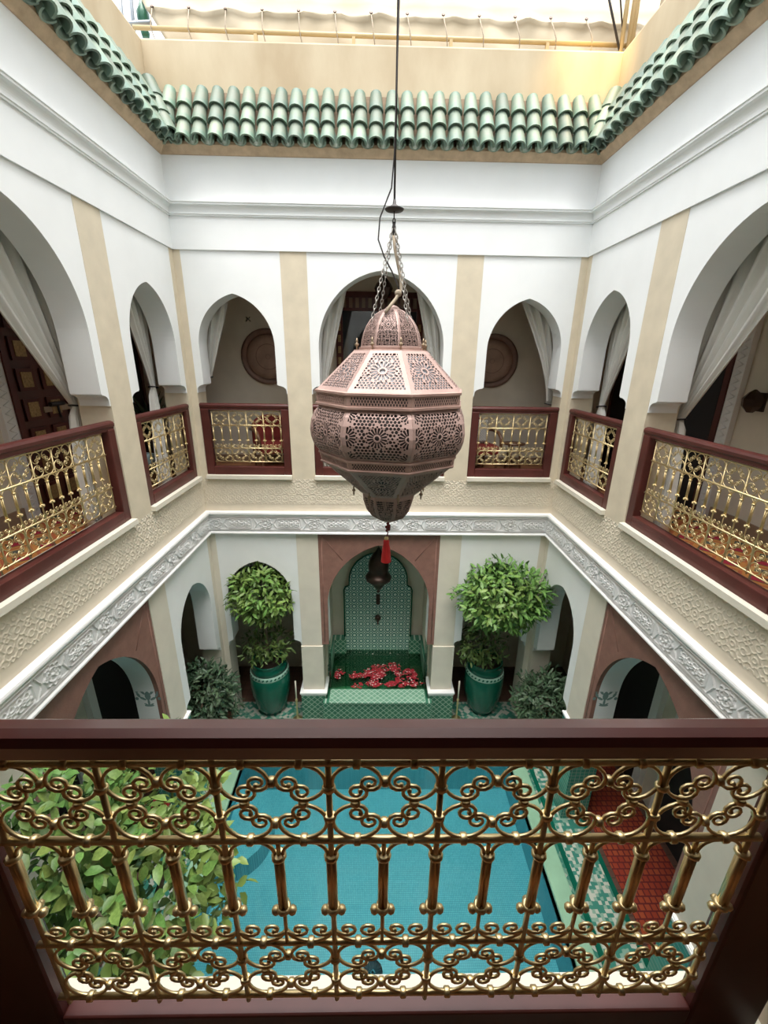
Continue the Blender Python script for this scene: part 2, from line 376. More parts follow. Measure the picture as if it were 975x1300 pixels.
def build_wall(side, ulo, uhi, pil, bays, name, TH=TH):
    """pil: list of (u0,u1); bays: list of dicts"""
    loc, rz = SIDE[side]
    root = link(name, MB().box(ulo, uhi, 0, .25, Z_PANEL, Z_EAVE+.12).mesh(name, WHITE), None, loc, (0, 0, rz)); root['kind'] = 'structure'
    part('wall_face', MB().box(ulo, uhi, -.018, .002, Z_PANEL, Z_EAVE), WHITE, root)
    # cornice: two fillets with a hollow between
    c = MB(); prof = [(0, 7.36), (-.035, 7.36), (-.035, 7.372), (-.045, 7.376), (-.045, 7.388), (-.03, 7.395)]
    prof += [(-.03-.035*(1-math.cos(t*PI/2/6)), 7.395+.065*math.sin(t*PI/2/6)) for t in range(1, 7)]
    prof += [(-.085, 7.462), (-.085, 7.478), (-.095, 7.482), (-.095, 7.492), (0, 7.50)]
    c.prism([(w, z) for w, z in prof], ulo, uhi, 'yz'); part('cornice', c, WHITE, root)
    # eave bed
    e = MB().prism([(0, Z_EAVE), (-.03, Z_EAVE+.005), (-.10, Z_EAVE+.07), (-.10, Z_EAVE+.10), (.1, Z_EAVE+.12)], ulo, uhi, 'yz'); part('eave_bed', e, EAVEB, root)
    # slab edge, ledge, frieze
    part('floor_edge', MB().box(ulo, uhi, 0, TH, 3.38, 4.22), CARVEM, root)
    part('frieze_back', MB().box(ulo, uhi, -.035, 0, 3.41, 3.70), STUCCO, root)
    fm = MB().prism([(0, 3.735), (-.060, 3.73), (-.066, 3.715), (-.066, 3.70), (-.056, 3.682), (-.05, 3.672), (-.035, 3.67), (0, 3.67)], ulo, uhi, 'yz')
    part('frieze_top_moulding', fm, STUCCO, root)
    fm = MB().prism([(0, 3.44), (-.035, 3.438), (-.05, 3.43), (-.06, 3.415), (-.06, 3.40), (0, 3.395)], ulo, uhi, 'yz')
    part('frieze_foot_moulding', fm, STUCCO, root)
    n = int((uhi-ulo)/.375); st = (uhi-ulo)/n
    for i in range(n): link('carved_panel', CARVE, root, (ulo+st*i, -.001, 3.843), (0, 0, 0), (st/.375, 1, 1))
    n = round((uhi-ulo)/.70); st = (uhi-ulo)/n
    for i in range(n): link('frieze_panel', FRIEZE, root, (ulo+st*i, -.036, 3.441), (0, 0, 0), (st/.70, 1, 1))
    low = side in ('left', 'right')
    for (a, b) in pil:
        corner = (a <= ulo+.02 or b >= uhi-.02)
        part('upper_pilaster', MB().box(a, b, 0, TH, 4.22, Z_PANEL), BEIGE, root)
        part('lower_pilaster', MB().box(a, b, 0, TH, 0, 3.41), CREAM, root)
        if side == 'far' and not corner:
            part('pilaster_foot', MB().box(a-.015, b+.015, -.02, TH+.01, .55, 1.42), CREAM, root)
            mo = MB().box(a-.05, b+.05, -.09, TH+.03, .49, .56).box(a-.065, b+.065, -.105, TH+.04, .53, .555); part('plinth_moulding', mo, WHITE, root)
            part('plinth_tiles', MB().box(a-.045, b+.045, -.085, TH+.02, 0, .49), BASINT, root)
        elif low and not corner:
            mo = MB().box(a-.03, b+.03, -.03, TH+.02, 1.38, 1.44).box(a-.04, b+.04, -.04, TH+.03, 1.41, 1.43); part('plinth_moulding', mo, WHITE, root)
            part('plinth_tiles', MB().box(a-.025, b+.025, -.025, TH+.015, 0, 1.38), DADO if side != 'far' else BASINT, root)
    for B in bays:
        a, b, uc, half = B['a'], B['b'], B['uc'], B['half']
        part('upper_arch', MB().prism(arch_panel(a, b, 5.375, Z_PANEL, uc, half, B['zs'], B['za']), .004, TH-.02), WHITE, root)
        part('sill', MB().box(a, b, -.05, TH, 4.218, Z_SILL), SILLM, root)
        if B['mid']:
            part('brown_arch', MB().prism(arch_panel(a, b, 1.44, 3.41, uc, half, 2.15, 3.20, False), .01, .06), BROWN, root)
            # raised border lines of the brown panel
            f = MB()
            for (p, q) in (((a+.05, 3.36), (a+.05, 1.5)), ((b-.05, 3.36), (b-.05, 1.5)), ((a+.05, 3.36), (b-.05, 3.36)), ((a+.05, 3.36), (uc-.55, 2.95)), ((b-.05, 3.36), (uc+.55, 2.95))):
                f.tube([(p[0], .01, p[1]), (q[0], .01, q[1])], .006, 5)
            part('panel_beading', f, BROWN, root)
            part('lower_arch', MB().prism(arch_panel(a, b, 1.44, 3.41, uc, half, 2.15, 3.20, False), .06, TH), WHITE, root)
        else:
            part('lower_arch', MB().prism(arch_panel(a, b, 1.42, 3.41, uc, half*1.02, B.get('lzs', 2.34), B.get('lza', 2.93)), .004, TH-.02), WHITE, root)
    return root
SB = dict(zs=5.95, za=6.56, half=.48, mid=False); MBAY = dict(zs=5.95, za=6.84, half=.80, mid=True)
wf = build_wall('far', -2.5, 2.5, [(-2.5, -2.415), (-1.23, -.91), (.91, 1.23), (2.415, 2.5)],
    [dict(SB, a=-2.415, b=-1.23, uc=-1.84), dict(MBAY, a=-.91, b=.91, uc=0), dict(SB, a=1.23, b=2.415, uc=1.84, lza=2.95)], 'wall_far')
def sidew(side, s):
    pil = [(-2.66, -2.50), (-1.28, -.91), (.91, 1.28), (2.60, 2.70)]
    bays = [dict(SB, a=-2.5, b=-1.28, uc=-1.89, half=.5), dict(MBAY, a=-.91, b=.91, uc=0), dict(SB, a=1.28, b=2.60, uc=1.95, half=.50)]
    lo, hi = -2.66, 2.70
    if s < 0:
        pil = sorted((-b, -a) for a, b in pil); bays = [dict(B, a=-B['b'], b=-B['a'], uc=-B['uc']) for B in bays]; lo, hi = -hi, -lo
    return build_wall(side, lo, hi, pil, bays, 'wall_'+side)
wlft = sidew('left', 1); wrgt = sidew('right', -1)
wnear = build_wall('near', -2.5, 2.5, [(-2.5, -2.415), (-1.23, -.91), (.91, 1.23), (2.415, 2.5)],
    [dict(SB, a=-2.415, b=-1.23, uc=-1.84), dict(MBAY, a=-.91, b=.91, uc=0), dict(SB, a=1.23, b=2.415, uc=1.84)], 'wall_near', .125)
# stencilled trees on the reveals of the brown arches
def stencil():
    b = MB()
    def dot(x, z, rx, rz, rot=0):
        b.v_start = len(b.v); n = 10
        b.v.append((x, 0, z))
        for k in range(n):
            t = 2*PI*k/n; px, pz = rx*math.cos(t), rz*math.sin(t); b.v.append((x+px*math.cos(rot)-pz*math.sin(rot), 0, z+px*math.sin(rot)+pz*math.cos(rot)))
        o = b.v_start
        for k in range(n): b.f.append((o, o+1+k, o+1+(k+1) % n)); b.sm.append(False)
    dot(0, .02, .05, .012); dot(0, .055, .012, .04); dot(0, .13, .03, .05); dot(0, .24, .012, .07); dot(0, .33, .022, .022); dot(0, .375, .006, .03)
    for s in (-1, 1):
        for (x, z, r1, r2, an) in ((.05, .10, .035, .013, .5), (.09, .14, .03, .014, 1.1), (.045, .17, .03, .013, .9), (.075, .20, .025, .012, 1.2), (.03, .23, .025, .011, 1.), (.05, .265, .02, .01, 1.3), (.025, .29, .018, .009, 1.2), (.11, .10, .018, .018, 0), (.10, .18, .014, .014, 0), (.03, .035, .02, .008, .4)):
            dot(s*x, z, r1, r2, s*an)
    return b.mesh('tree_stencil', STENC, fix=False)
ST = stencil()
o = link('tree_stencil', ST, wlft, (.798, .15, 1.98), (0, 0, PI/2), (1.15, 1, 1.25)); o['label'] = 'green tree motif stencilled on the white reveal'
o = link('tree_stencil', ST, wrgt, (-.798, .15, 1.98), (0, 0, PI/2), (1.15, 1, 1.25)); o['label'] = 'green tree motif stencilled on the white reveal'

# ------------------------------------------------------------------ outer shell: gallery back walls, floors, ceilings
XB, YB, YN = 3.75, 7.15, -2.3
def struct(name, mb, m): o = link(name, mb.mesh(name, m)); o['kind'] = 'structure'; return o
def ring(b, z0, z1, hole, outer):
    (hx0, hx1, hy0, hy1), (x0, x1, y0, y1) = hole, outer
    b.box(x0, x1, hy1, y1, z0, z1).box(x0, x1, y0, hy0, z0, z1).box(x0, hx0, hy0, hy1, z0, z1).box(hx1, x1, hy0, hy1, z0, z1); return b
struct('wall_left_back', MB().box(-XB-.2, -XB, YN-.2, YB+.2, 0, 8.4), CREAM)
struct('wall_right_back', MB().box(XB, XB+.2, YN-.2, YB+.2, 0, 8.4), CREAM)
struct('wall_far_back', MB().box(-XB, XB, YB, YB+.2, 0, 8.4), CREAM)
struct('wall_near_back', MB().box(-XB, XB, YN-.2, YN, 0, 8.4), WOODD)  # unseen; set back and dark to cut bounce light on the nearest railing
struct('ceiling', ring(MB(), 7.10, 7.25, (-2.6, 2.6, .5, 6.0), (-XB-.2, XB+.2, YN-.2, YB+.2)), CREAM)
struct('ceiling_ground', ring(MB(), 3.6, 4.0, (-2.75, 2.75, .35, 6.15), (-XB, XB, YN, YB)), CREAM)
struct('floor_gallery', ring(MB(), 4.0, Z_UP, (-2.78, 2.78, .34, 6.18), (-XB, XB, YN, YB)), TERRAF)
PX0, PX1, PY0, PY1 = -2.06, 2.04, 1.25, 5.0
struct('floor', ring(MB(), -.15, 0, (PX0-.22, PX1+.22, PY0-.22, PY1+.22), (-2.78, 2.78, .3, 6.2)), FLOORZ)
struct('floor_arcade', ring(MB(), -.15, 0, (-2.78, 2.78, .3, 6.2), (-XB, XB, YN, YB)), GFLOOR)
struct('trim_1', MB().box(2.30, 2.36, .7, 5.3, 0, .006).box(2.74, 2.80, .7, 5.3, 0, .006), POTR)
struct('trim_2', MB().box(2.36, 2.74, .7, 5.3, 0, .005), MOSZ)
for nm, x0, x1, y0, y1 in (('baseboard_left', -XB, -XB+.02, YN, YB), ('baseboard_right', XB-.02, XB, YN, YB), ('baseboard_far', -XB, XB, YB-.02, YB)):
    struct(nm, MB().box(x0, x1, y0, y1, Z_UP, Z_UP+.13), SKIRT)
# roof terrace parapets
def parapet(side, ulo, uhi, zt=8.99):
    loc, rz = SIDE[side]; b = MB().box(ulo, uhi, .075, .30, 8.0, zt)
    o = link('parapet_'+side, b.mesh('parapet', OCHRE), None, loc, (0, 0, rz)); o['kind'] = 'structure'; bevel(o, .02, 2); return o
parapet('far', -2.8, 2.8); parapet('left', -2.9, 2.9); parapet('right', -2.9, 2.9); parapet('near', -2.8, 2.8)

# ------------------------------------------------------------------ green tile eaves
def half_tile(L=.235, r0=.082, r1=.062, th=.016, inv=False):
    b = MB(); n = 8; rows = []
    for (yy, r) in ((0, r0), (L*.5, (r0+r1)/2), (L, r1)):
        rows.append([(r*math.cos(PI*k/n), yy, r*math.sin(PI*k/n)*.95) for k in range(n+1)])
    inner = [[(p[0]*(1-th/r0), p[1], p[2]-th) for p in row] for row in rows]
    if inv:
        rows = [[(p[0], p[1], -p[2]) for p in row] for row in rows]; inner = [[(p[0], p[1], -p[2]) for p in row] for row in inner]
    b.quad_grid(rows); b.quad_grid(inner, flip=True)
    for e in (0, 2):
        b.quad_grid([rows[e], inner[e]], smooth=False)
    for e in (0, n):
        b.quad_grid([[r[e] for r in rows], [r[e] for r in inner]], smooth=False)
    return b.mesh('roof_tile', TILEG)
COVER = half_tile(); PAN = half_tile(.60, .070, .062, .014, True); HIP = half_tile(.25, .095, .080)
SL = math.atan2(.53, .24); SD = Vector((0, math.cos(SL), math.sin(SL))); SN = Vector((0, -math.sin(SL), math.cos(SL)))
def tile_eave(side, ulo, uhi, label):
    loc, rz = SIDE[side]
    root = thing('tile_eave', label, 'tiled eave', loc, (0, 0, rz), None)
    bed = MB().prism([(-.10, 8.02), (.10, 8.02), (.10, 8.54), (.075, 8.54)], ulo-.02, uhi+.02, 'yz'); part('mortar_bed', bed, MORT, root)
    n = round((uhi-ulo)/.170); st = (uhi-ulo)/n; base = Vector((0, -.155, 8.0))
    for i in range(n+1):
        u = ulo+st*i
        p = base + SD*(.02) + SN*.02; link('pan_tile', PAN, root, (u, p.y, p.z), (SL, 0, 0))
        if i == n: break
        for r in range(3):
            p = base + SD*(r*.187+random.uniform(-.006, .006)) + SN*(.040-.002*r+random.uniform(-.003, .003))
            link('roof_tile', COVER, root, (u+st/2+random.uniform(-.004, .004), p.y, p.z), (SL-.09, random.uniform(-.03, .03), random.uniform(-.02, .02)))
    return root
te = tile_eave('far', -2.42, 2.42, 'green glazed tile eave along the far wall facing the viewer')
tile_eave('left', -1.9, 2.62, 'green glazed tile eave along the left wall')
tile_eave('right', -2.62, 1.9, 'green glazed tile eave along the right wall')
for s in (-1, 1):   # tiles bedded on the corner lines
    for r in range(3):
        t = r*.33
        link('corner_tile', HIP, te, (s*(2.285+.24*t), -.215+.24*t, 8.05+.53*t), (math.radians(57), 0, -s*math.radians(-45) if 0 else s*math.radians(-45)))

# ------------------------------------------------------------------ railings
def cscroll(r=.0036, n=8, seg=1.):
    """C scroll for the upper-left corner of a .2 m cell whose centre is the origin"""
    pts = []; cx, cz, rr = -.027, .05, .0205
    N = int(14*seg)
    for i in range(N+1):              # inner spiral out to angle 0
        t = i/N; a = -2.6*PI*(1-t); R = .0065+(rr-.0065)*t
        pts.append((cx+R*math.cos(a), 0, cz+R*math.sin(a)))
    M = int(16*seg)
    for i in range(1, M):
        a = 1.5*PI*i/M; R = .0442
        pts.append((-.05+R*math.cos(a), 0, .05+R*math.sin(a)))
    cx2, cz2 = -.05, .027
    for i in range(N+1):
        t = i/N; a = -.5*PI+2.6*PI*t; R = rr-(rr-.0065)*t
        pts.append((cx2+R*math.cos(a), 0, cz2+R*math.sin(a)))
    # taper the tips
    m = len(pts); rs = [r*(.75+.25*min(1, min(i, m-1-i)/8)) for i in range(m)]
    b = MB().tube(pts, rs, n); b.sphere(pts[0], r*1.35, 8, 5); b.sphere(pts[-1], r*1.35, 8, 5)
    return b.mesh('corner_scroll', BRASS)
def flat_scroll(r=.0034, n=8, seg=1.):
    """low scroll, .1 wide, both ends curling inward; origin at centre of its foot"""
    pts = []; N = int(13*seg); rr = .0175; cx, cz = -.023, .040
    for i in range(N+1):
        t = i/N; a = PI+2.5*PI*(1-t); R = .006+(rr-.006)*t*1.25 if t < .8 else rr+.004
        R = .006+(.024-.006)*t
        pts.append((cx+R*math.cos(a), 0, cz+R*math.sin(a)*.85))
    K = int(10*seg)
    for i in range(1, K):
        a = PI+PI*i/K; pts.append((.047*math.cos(a), 0, .040+.036*math.sin(a)))
    for p in [(-q[0], 0, q[2]) for q in pts[:N+1]][::-1]: pts.append(p)
    b = MB().tube(pts, r, n); b.sphere(pts[0], r*1.3, 8, 5); b.sphere(pts[-1], r*1.3, 8, 5)
    return b.mesh('flat_scroll', BRASS)
def little_arch(r=.0036, n=8, K=12):
    return MB().tube([(.043*math.cos(PI-PI*i/K), 0, -.048+.044*math.sin(PI*i/K)**.8 if 0 < i < K else -.048) for i in range(K+1)], r, n).mesh('little_arch', BRASS)
def baluster(n=8):
    b = MB()
    for k in range(3):
        a = 2*PI*k/3+.5; x, y = .0058*math.cos(a), .0058*math.sin(a)
        b.tube([(x, y, -.040), (x, y, -.205)], .0052, n)
    b.lathe([(.011, -.050), (.0145, -.047), (.0145, -.042), (.011, -.039)], 10); b.lathe([(.012, -.206), (.0145, -.203), (.0145, -.196), (.011, -.193)], 10)
    for s in (-1, 1): b.sphere((s*.0165, 0, -.207), .0095, 8, 6)
    b.sphere((0, -.014, -.207), .0085, 8, 6)
    b.tube([(0, 0, 0), (0, 0, -.045)], .0045, n); b.tube([(0, 0, -.2), (0, 0, -.313)], .0042, n)
    return b.mesh('baluster', BRASS)
def collar():
    return MB().lathe([(.0075, -.006), (.0095, -.004), (.0095, .004), (.0075, .006)], 8).mesh('collar', BRASS)
SCR = {True: (cscroll(), flat_scroll(), little_arch(), baluster()), False: (cscroll(.0038, 5, .6), flat_scroll(.0036, 5, .6), little_arch(.0038, 5, 7), baluster(5))}
COLLAR = collar()
Z_TOP, Z_MID, Z_LOW, Z_BOT = 5.142, 4.950, 4.637, 4.447
def railing(side, uc, width, ncell, hi, w, label, stile=.105, thin=False):
    loc = sloc(side, uc, w, Z_SILL); rz = SIDE[side][1]
    root = thing('railing', label, 'railing', loc, (0, 0, rz), 'mahogany and brass gallery railings')
    h = width/2; z0 = -Z_SILL
    if thin: prof = [(-.016, .895), (-.020, .930), (-.014, .955), (.0, .968), (.022, .972), (.036, .966), (.041, .950), (.038, .934), (.020, .928), (.014, .895)]
    else: prof = [(-.032, .888), (-.032, .915), (-.042, .925), (-.044, .948), (-.034, .965), (-.014, .972), (.014, .972), (.034, .965), (.044, .948), (.042, .925), (.032, .915), (.032, .888)]
    rail = MB()
    rail.prism(prof, -h-.012, h+.012, 'yz'); part('handrail', rail, WOODG if thin else WOOD, root)
    for s in (-1, 1):
        x0, x1 = sorted((s*h, s*(h-stile))); bevel(part('stile', MB().box(x0, x1, -.036 if thin else -.042, .010 if thin else .042, 0, .90), WOOD, root), .008)
    bevel(part('bottom_rail', MB().box(-h+stile, h-stile, -.036 if thin else -.045, .010 if thin else .045, .0, .112), WOOD, root), .005)
    inner = width-2*stile; sx = (inner-.05)/(.2*ncell) if ncell != 7 else min(1.0 if thin else 1.06, (inner-.03)/1.4)
    cs, fs, la, ba = SCR[hi]; half = .1*ncell*sx
    for nm, z, r in (('top_bar', Z_TOP, .0065), ('middle_bar', Z_MID, .0075), ('lower_bar', Z_LOW, .0065), ('foot_bar', Z_BOT, .0065)):
        part(nm, MB().tube([(-half-.02, 0, z+z0), (half+.02, 0, z+z0)], r, 10 if hi else 6), BRASS, root)
    vb = MB().tube([(0, 0, Z_BOT-.02+z0), (0, 0, Z_TOP+.025+z0)], .0058, 8 if hi else 5).mesh('upright', BRASS)
    for i in range(ncell+1):
        link('upright', vb, root, (-half+.2*sx*i, .0, 0))
    for i in range(2*ncell+1):
        if 0 < i < 2*ncell or ncell != 7 or hi: link('baluster', ba, root, (-half+.1*sx*i, 0, Z_MID+z0))
    for i in range(2*ncell):
        x = -half+.1*sx*(i+.5)
        link('little_arch', la, root, (x, 0, Z_MID+z0), (0, 0, 0), (sx, 1, 1)); link('flat_scroll', fs, root, (x, 0, Z_LOW+z0), (0, 0, 0), (sx, 1, 1.04))
    for i in range(ncell):
        x = -half+.2*sx*(i+.5)
        for zc in ((Z_TOP+Z_MID)/2, (Z_LOW+Z_BOT)/2):
            for k in range(4): link('corner_scroll', cs, root, (x, 0, zc+z0), (0, k*PI/2, 0), (sx, 1, .965) if k % 2 == 0 else (.965, 1, sx))
            if hi:
                for dx, dz, r in ((0, .053, (0, 0, 0)), (0, -.053, (0, 0, 0)), (-.053, 0, (0, PI/2, 0)), (.053, 0, (0, PI/2, 0))):
                    if r[1] == 0: link('collar', COLLAR, root, (x, 0, zc+dz*.965*1.0+z0), (0, PI/2, 0))
                    else: link('collar', COLLAR, root, (x+dx, 0, zc+z0), (0, 0, 0))
                for dx in (-.05, .05):
                    for zz in (Z_TOP, Z_MID) if zc > 4.9 else (Z_LOW, Z_BOT):
                        link('collar', COLLAR, root, (x+dx, 0, zz+z0), (0, PI/2, 0), (1.15, 1.15, 1.15))
            if hi:
                for dz in (-.036, .036): link('collar', COLLAR, root, (x-.1*sx, 0, zc+dz+z0), (0, 0, 0), (1.3, 1.1, 1.))
    return root
railing('near', .030, 1.80, 7, True, .058, 'nearest railing across the foreground with dark handrail and brass scrollwork', .175, True)
railing('far', -1.8225, 1.18, 4, False, .05, 'brass railing on the far wall, left bay, red armchair behind it')
railing('far', 0, 1.81, 7, False, .05, 'brass railing on the far wall mostly hidden behind the big hanging lantern')
railing('far', 1.8225, 1.18, 4, False, .05, 'brass railing on the far wall, right bay, lattice cushion behind it')
railing('left', 0, 1.81, 7, False, .05, 'long brass railing on the left wall below the wide curtained arch')
railing('left', 1.94, 1.31, 4, False, .05, 'narrow brass railing on the left wall beside the far corner')
railing('right', 0, 1.81, 7, False, .05, 'long brass railing on the right wall below the wide curtained arch')
railing('right', -1.94, 1.31, 4, False, .05, 'narrow brass railing on the right wall beside the far corner')

# ------------------------------------------------------------------ curtains
def curtain(side, ua, d, topw, ztop, tie, label, w=.40, tiew=.07, nf=5, pw=1.35, low=True):
    loc = sloc(side, ua, w, Z_UP); rz = SIDE[side][1]
    root = thing('curtain', label, 'curtain', loc, (0, 0, rz), 'ivory curtains in the upper arches')
    b = MB(); ns, nt = nf*9, 26; zt = tie[1]-Z_UP; zT = ztop-Z_UP; P = []
    for i in range(nt+1):
        t = i/nt; z = zT+(zt-zT)*t
        wd = tiew+(topw-tiew)*(1-t)**pw; off = tie[0]*t**2
        row = []
        for j in range(ns+1):
            s = j/ns; amp = .045*(.35+.65*(1-t)) * (1 if 0 < j < ns else .6)
            sag = -.10*math.sin(PI*t)*s*s*.6
            x = off+s*wd + .010*math.sin(2*PI*nf*s*2+t*2)*(1-t)
            y = amp*math.sin(2*PI*nf*s+1.2*math.sin(t*2.2)+s)+.015*math.sin(2*PI*nf*2.1*s+1)
            row.append((d*x, y, z+sag))
        P.append(row)
    if low:
        for i in range(1, 13):
            t = i/12; z = zt*(1-t)+.01; wd = tiew+.17*t**.5
            P.append([(d*(tie[0]+(j/ns)*wd-.03*t), (.03+.02*t)*math.sin(2*PI*nf*j/ns+1.2*math.sin(2.2)+j/ns), z) for j in range(ns+1)])
    b.quad_grid(P); o = cl_ = part('cloth', b, CLOTH, root)
    so = o.modifiers.new('thick', 'SOLIDIFY'); so.thickness = .004
    tb = MB(); tb.tube([(d*(tie[0]+tiew/2+(tiew/2+.02)*math.cos(2*PI*k/14)), .055*math.sin(2*PI*k/14), zt+.012*math.cos(2*PI*k/14)) for k in range(15)], .009, 6)
    t_ = part('tieback', tb, IRON, cl_); t_['label'] = 'dark cord tieback'
    return root
curtain('left', 1.10, -1, 1.25, 7.0, (0.02, 5.36), 'ivory curtain swept to the right in the wide left arch', .40, .10, 6, 1.0)
curtain('right', -1.10, 1, 1.25, 7.0, (0.02, 5.30), 'ivory curtain swept to the left in the wide right arch', .40, .10, 6, 1.0)
curtain('left', 2.60, -1, .62, 6.75, (0.06, 5.45), 'slim ivory curtain in the narrow left arch near the corner', .38, .07, 4, 1.2)
curtain('right', -2.60, 1, .80, 6.75, (0.04, 5.28), 'ivory curtain in the narrow right arch near the corner', .38, .08, 5, 1.1)
curtain('far', -2.50, 1, .55, 6.75, (.08, 5.55), 'short ivory curtain in the far left arch beside the copper tray', .38, .07, 4, 1.0, False)
curtain('far', 2.50, -1, .80, 6.85, (.06, 5.25), 'ivory curtain in the far right arch tied at the railing', .38, .07, 5, 1.5, False)
curtain('far', -1.0, 1, .62, 7.0, (.12, 5.35), 'ivory curtain at the left of the central arch behind the lantern', .38, .08, 4, .9)
curtain('far', 1.0, -1, .62, 7.0, (.12, 5.35), 'ivory curtain at the right of the central arch behind the lantern', .38, .08, 4, .9)

# ------------------------------------------------------------------ the big pierced lantern
LC = Vector((.05, 3.2, 0)); LROT = math.radians(-90+12)
def octv(R, k): a = LROT+2*PI*k/8; return Vector((R*math.cos(a), R*math.sin(a), 0))
def rosette_holes(W, H, corners=False, rs=1.0, petals=16):
    S = min(W, H)/2*rs; C = []
    cen = [(0, 0)] + ([(-W/2, H/2), (W/2, H/2), (-W/2, -H/2), (W/2, -H/2), (-W/2, 0), (W/2, 0)] if corners else [])
    caps = []; dots = []
    for i, (cx, cy) in enumerate(cen):
        q = .78 if corners else 1.
        dots.append((cx, cy, S*.15*q, S*.15*q))
        for k in range(petals):
            a = 2*PI*(k+.5)/petals; c, s = math.cos(a), math.sin(a)
            caps.append((cx+c*S*.27*q, cy+s*S*.27*q, cx+c*S*.58*q, cy+s*S*.58*q, S*.042*q, S*.072*q))
        for k in range(petals):
            a = 2*PI*k/petals; dots.append((cx+math.cos(a)*S*.70*q, cy+math.sin(a)*S*.70*q, S*.066*q, S*.066*q))
    g = S*.185; rows = int(H/g/.866/2)+2; colsn = int(W/g/2)+2
    for r in range(-rows, rows+1):
        for c in range(-colsn, colsn+1):
            x = (c+.5*(r % 2))*g; y = r*g*.866
            if all(math.hypot(x-cx, y-cy) > S*(.80 if not corners else .66) for cx, cy in cen): dots.append((x, y, g*(.40+.06*math.sin(r*12.9+c*78.2)), .01))
    return caps, dots
def lattice_holes(W, H):
    caps = []; n = int(W/.019)
    for i in range(-n//2-1, n//2+2):
        for r, q in ((-.27, 0), (.0, .5), (.27, 0)): x = (i+q)*.019; caps.append((x, r*H-.004, x, r*H+.004, .0050, .0050))
    return caps, []
def pierced(name, prof, holes, margin, m, nx=88, ny=64):
    """one face of the octagon between vertices 0 and 1, as a sheet with real holes (marching squares)"""
    L = [0]
    for (a, b) in zip(prof[:-1], prof[1:]): L.append(L[-1]+math.hypot(a[0]-b[0], a[1]-b[1]))
    tot = L[-1]; hw = lambda R: R*math.sin(PI/8)
    def RZ(t):
        d = t*tot
        for i in range(len(prof)-1):
            if d <= L[i+1]+1e-9:
                q = (d-L[i])/(L[i+1]-L[i]); return prof[i][0]+(prof[i+1][0]-prof[i][0])*q, prof[i][1]+(prof[i+1][1]-prof[i][1])*q
        return prof[-1]
    ss = np.linspace(-1, 1, nx+1); ts = np.linspace(0, 1, ny+1)
    rz = [RZ(t) for t in ts]
    HW = np.array([hw(r) for r, z in rz])
    A = np.outer(HW, ss); Bc = np.outer((ts-.5)*-tot, np.ones(nx+1))
    f = np.full(A.shape, 1.0)
    caps, dots = holes
    for (x0, y0, x1, y1, r0, r1) in caps:
        dx, dy = x1-x0, y1-y0; q = np.clip(((A-x0)*dx+(Bc-y0)*dy)/(dx*dx+dy*dy), 0, 1)
        f = np.minimum(f, np.hypot(A-x0-q*dx, Bc-y0-q*dy)-(r0+(r1-r0)*q))
    for (x, y, rx, ry) in dots: f = np.minimum(f, np.hypot(A-x, Bc-y)-rx)
    edge = np.minimum(HW[:, None]-np.abs(A)-margin[0], np.minimum(tot/2-Bc-margin[1], Bc+tot/2-margin[1]))
    f = np.maximum(f, -edge)
    # map to 3D
    def P(i, j):
        r, z = RZ(i/ny); v0, v1 = octv(r, 0), octv(r, 1); q = j/nx
        p = v0.lerp(v1, q); return (p.x, p.y, z)
    b = MB(); cache = {}
    def vid(i, j):
        k = (i, j)
        if k not in cache: cache[k] = len(b.v); b.v.append(P(i, j))
        return cache[k]
    def eid(i0, j0, i1, j1):
        k = (i0, j0, i1, j1) if (i0, j0) < (i1, j1) else (i1, j1, i0, j0)
        if k not in cache:
            a, c = f[k[0], k[1]], f[k[2], k[3]]; t = a/(a-c) if abs(a-c) > 1e-12 else .5
            cache[k] = len(b.v); b.v.append(P(k[0]+(k[2]-k[0])*t, k[1]+(k[3]-k[1])*t))
        return cache[k]
    pos = f > 0
    for i in range(ny):
        for j in range(nx):
            cs = ((i, j), (i, j+1), (i+1, j+1), (i+1, j)); ins = [pos[c] for c in cs]
            if all(ins): b.f.append(tuple(vid(*c) for c in cs)); b.sm.append(False); continue
            if not any(ins): continue
            poly = []
            for q in range(4):
                c0, c1 = cs[q], cs[(q+1) % 4]
                if ins[q]: poly.append(vid(*c0))
                if ins[q] != ins[(q+1) % 4]: poly.append(eid(*c0, *c1))
            if len(poly) >= 3: b.f.append(tuple(poly)); b.sm.append(False)
    me = b.mesh(name, m, fix=False); me['w'] = 1
    return me
def oct_ring(prof): return MB().lathe(prof, 8, (0, 0, 0), False, LROT, False)
lan = thing('hanging_lantern', 'huge pierced copper lantern hanging in the middle of the courtyard', 'lantern', (LC.x, LC.y, 4.60))
Z0 = -4.60
def faces(name, prof, holes, margin, m, nx=88, ny=64, label=None):
    prof = [(r, z+Z0) for r, z in prof]
    me = pierced(name, prof, holes, margin, m, nx, ny)
    for k in range(8):
        o = link(name, me, lan, (0, 0, 0), (0, 0, 2*PI*k/8))
        so = o.modifiers.new('sheet', 'SOLIDIFY'); so.thickness = .004; so.offset = 0
def sh(prof): return [(r, z+Z0) for r, z in prof]
dome = [(.05, 6.132), (.085, 6.118), (.120, 6.095), (.152, 6.063), (.178, 6.025), (.198, 5.98), (.211, 5.93), (.217, 5.885)]
shoulder = [(.262, 5.868), (.525, 5.615)]
upband = [(.530, 5.598), (.530, 5.528)]
bulge = [(.515, 5.505), (.548, 5.465), (.572, 5.412), (.583, 5.345), (.578, 5.295), (.562, 5.245), (.540, 5.21), (.518, 5.187)]
lowband = [(.522, 5.172), (.508, 5.118)]
taper = [(.488, 5.098), (.225, 4.862)]
bowl = [(.205, 4.850), (.200, 4.79), (.175, 4.715), (.130, 4.655), (.075, 4.625)]
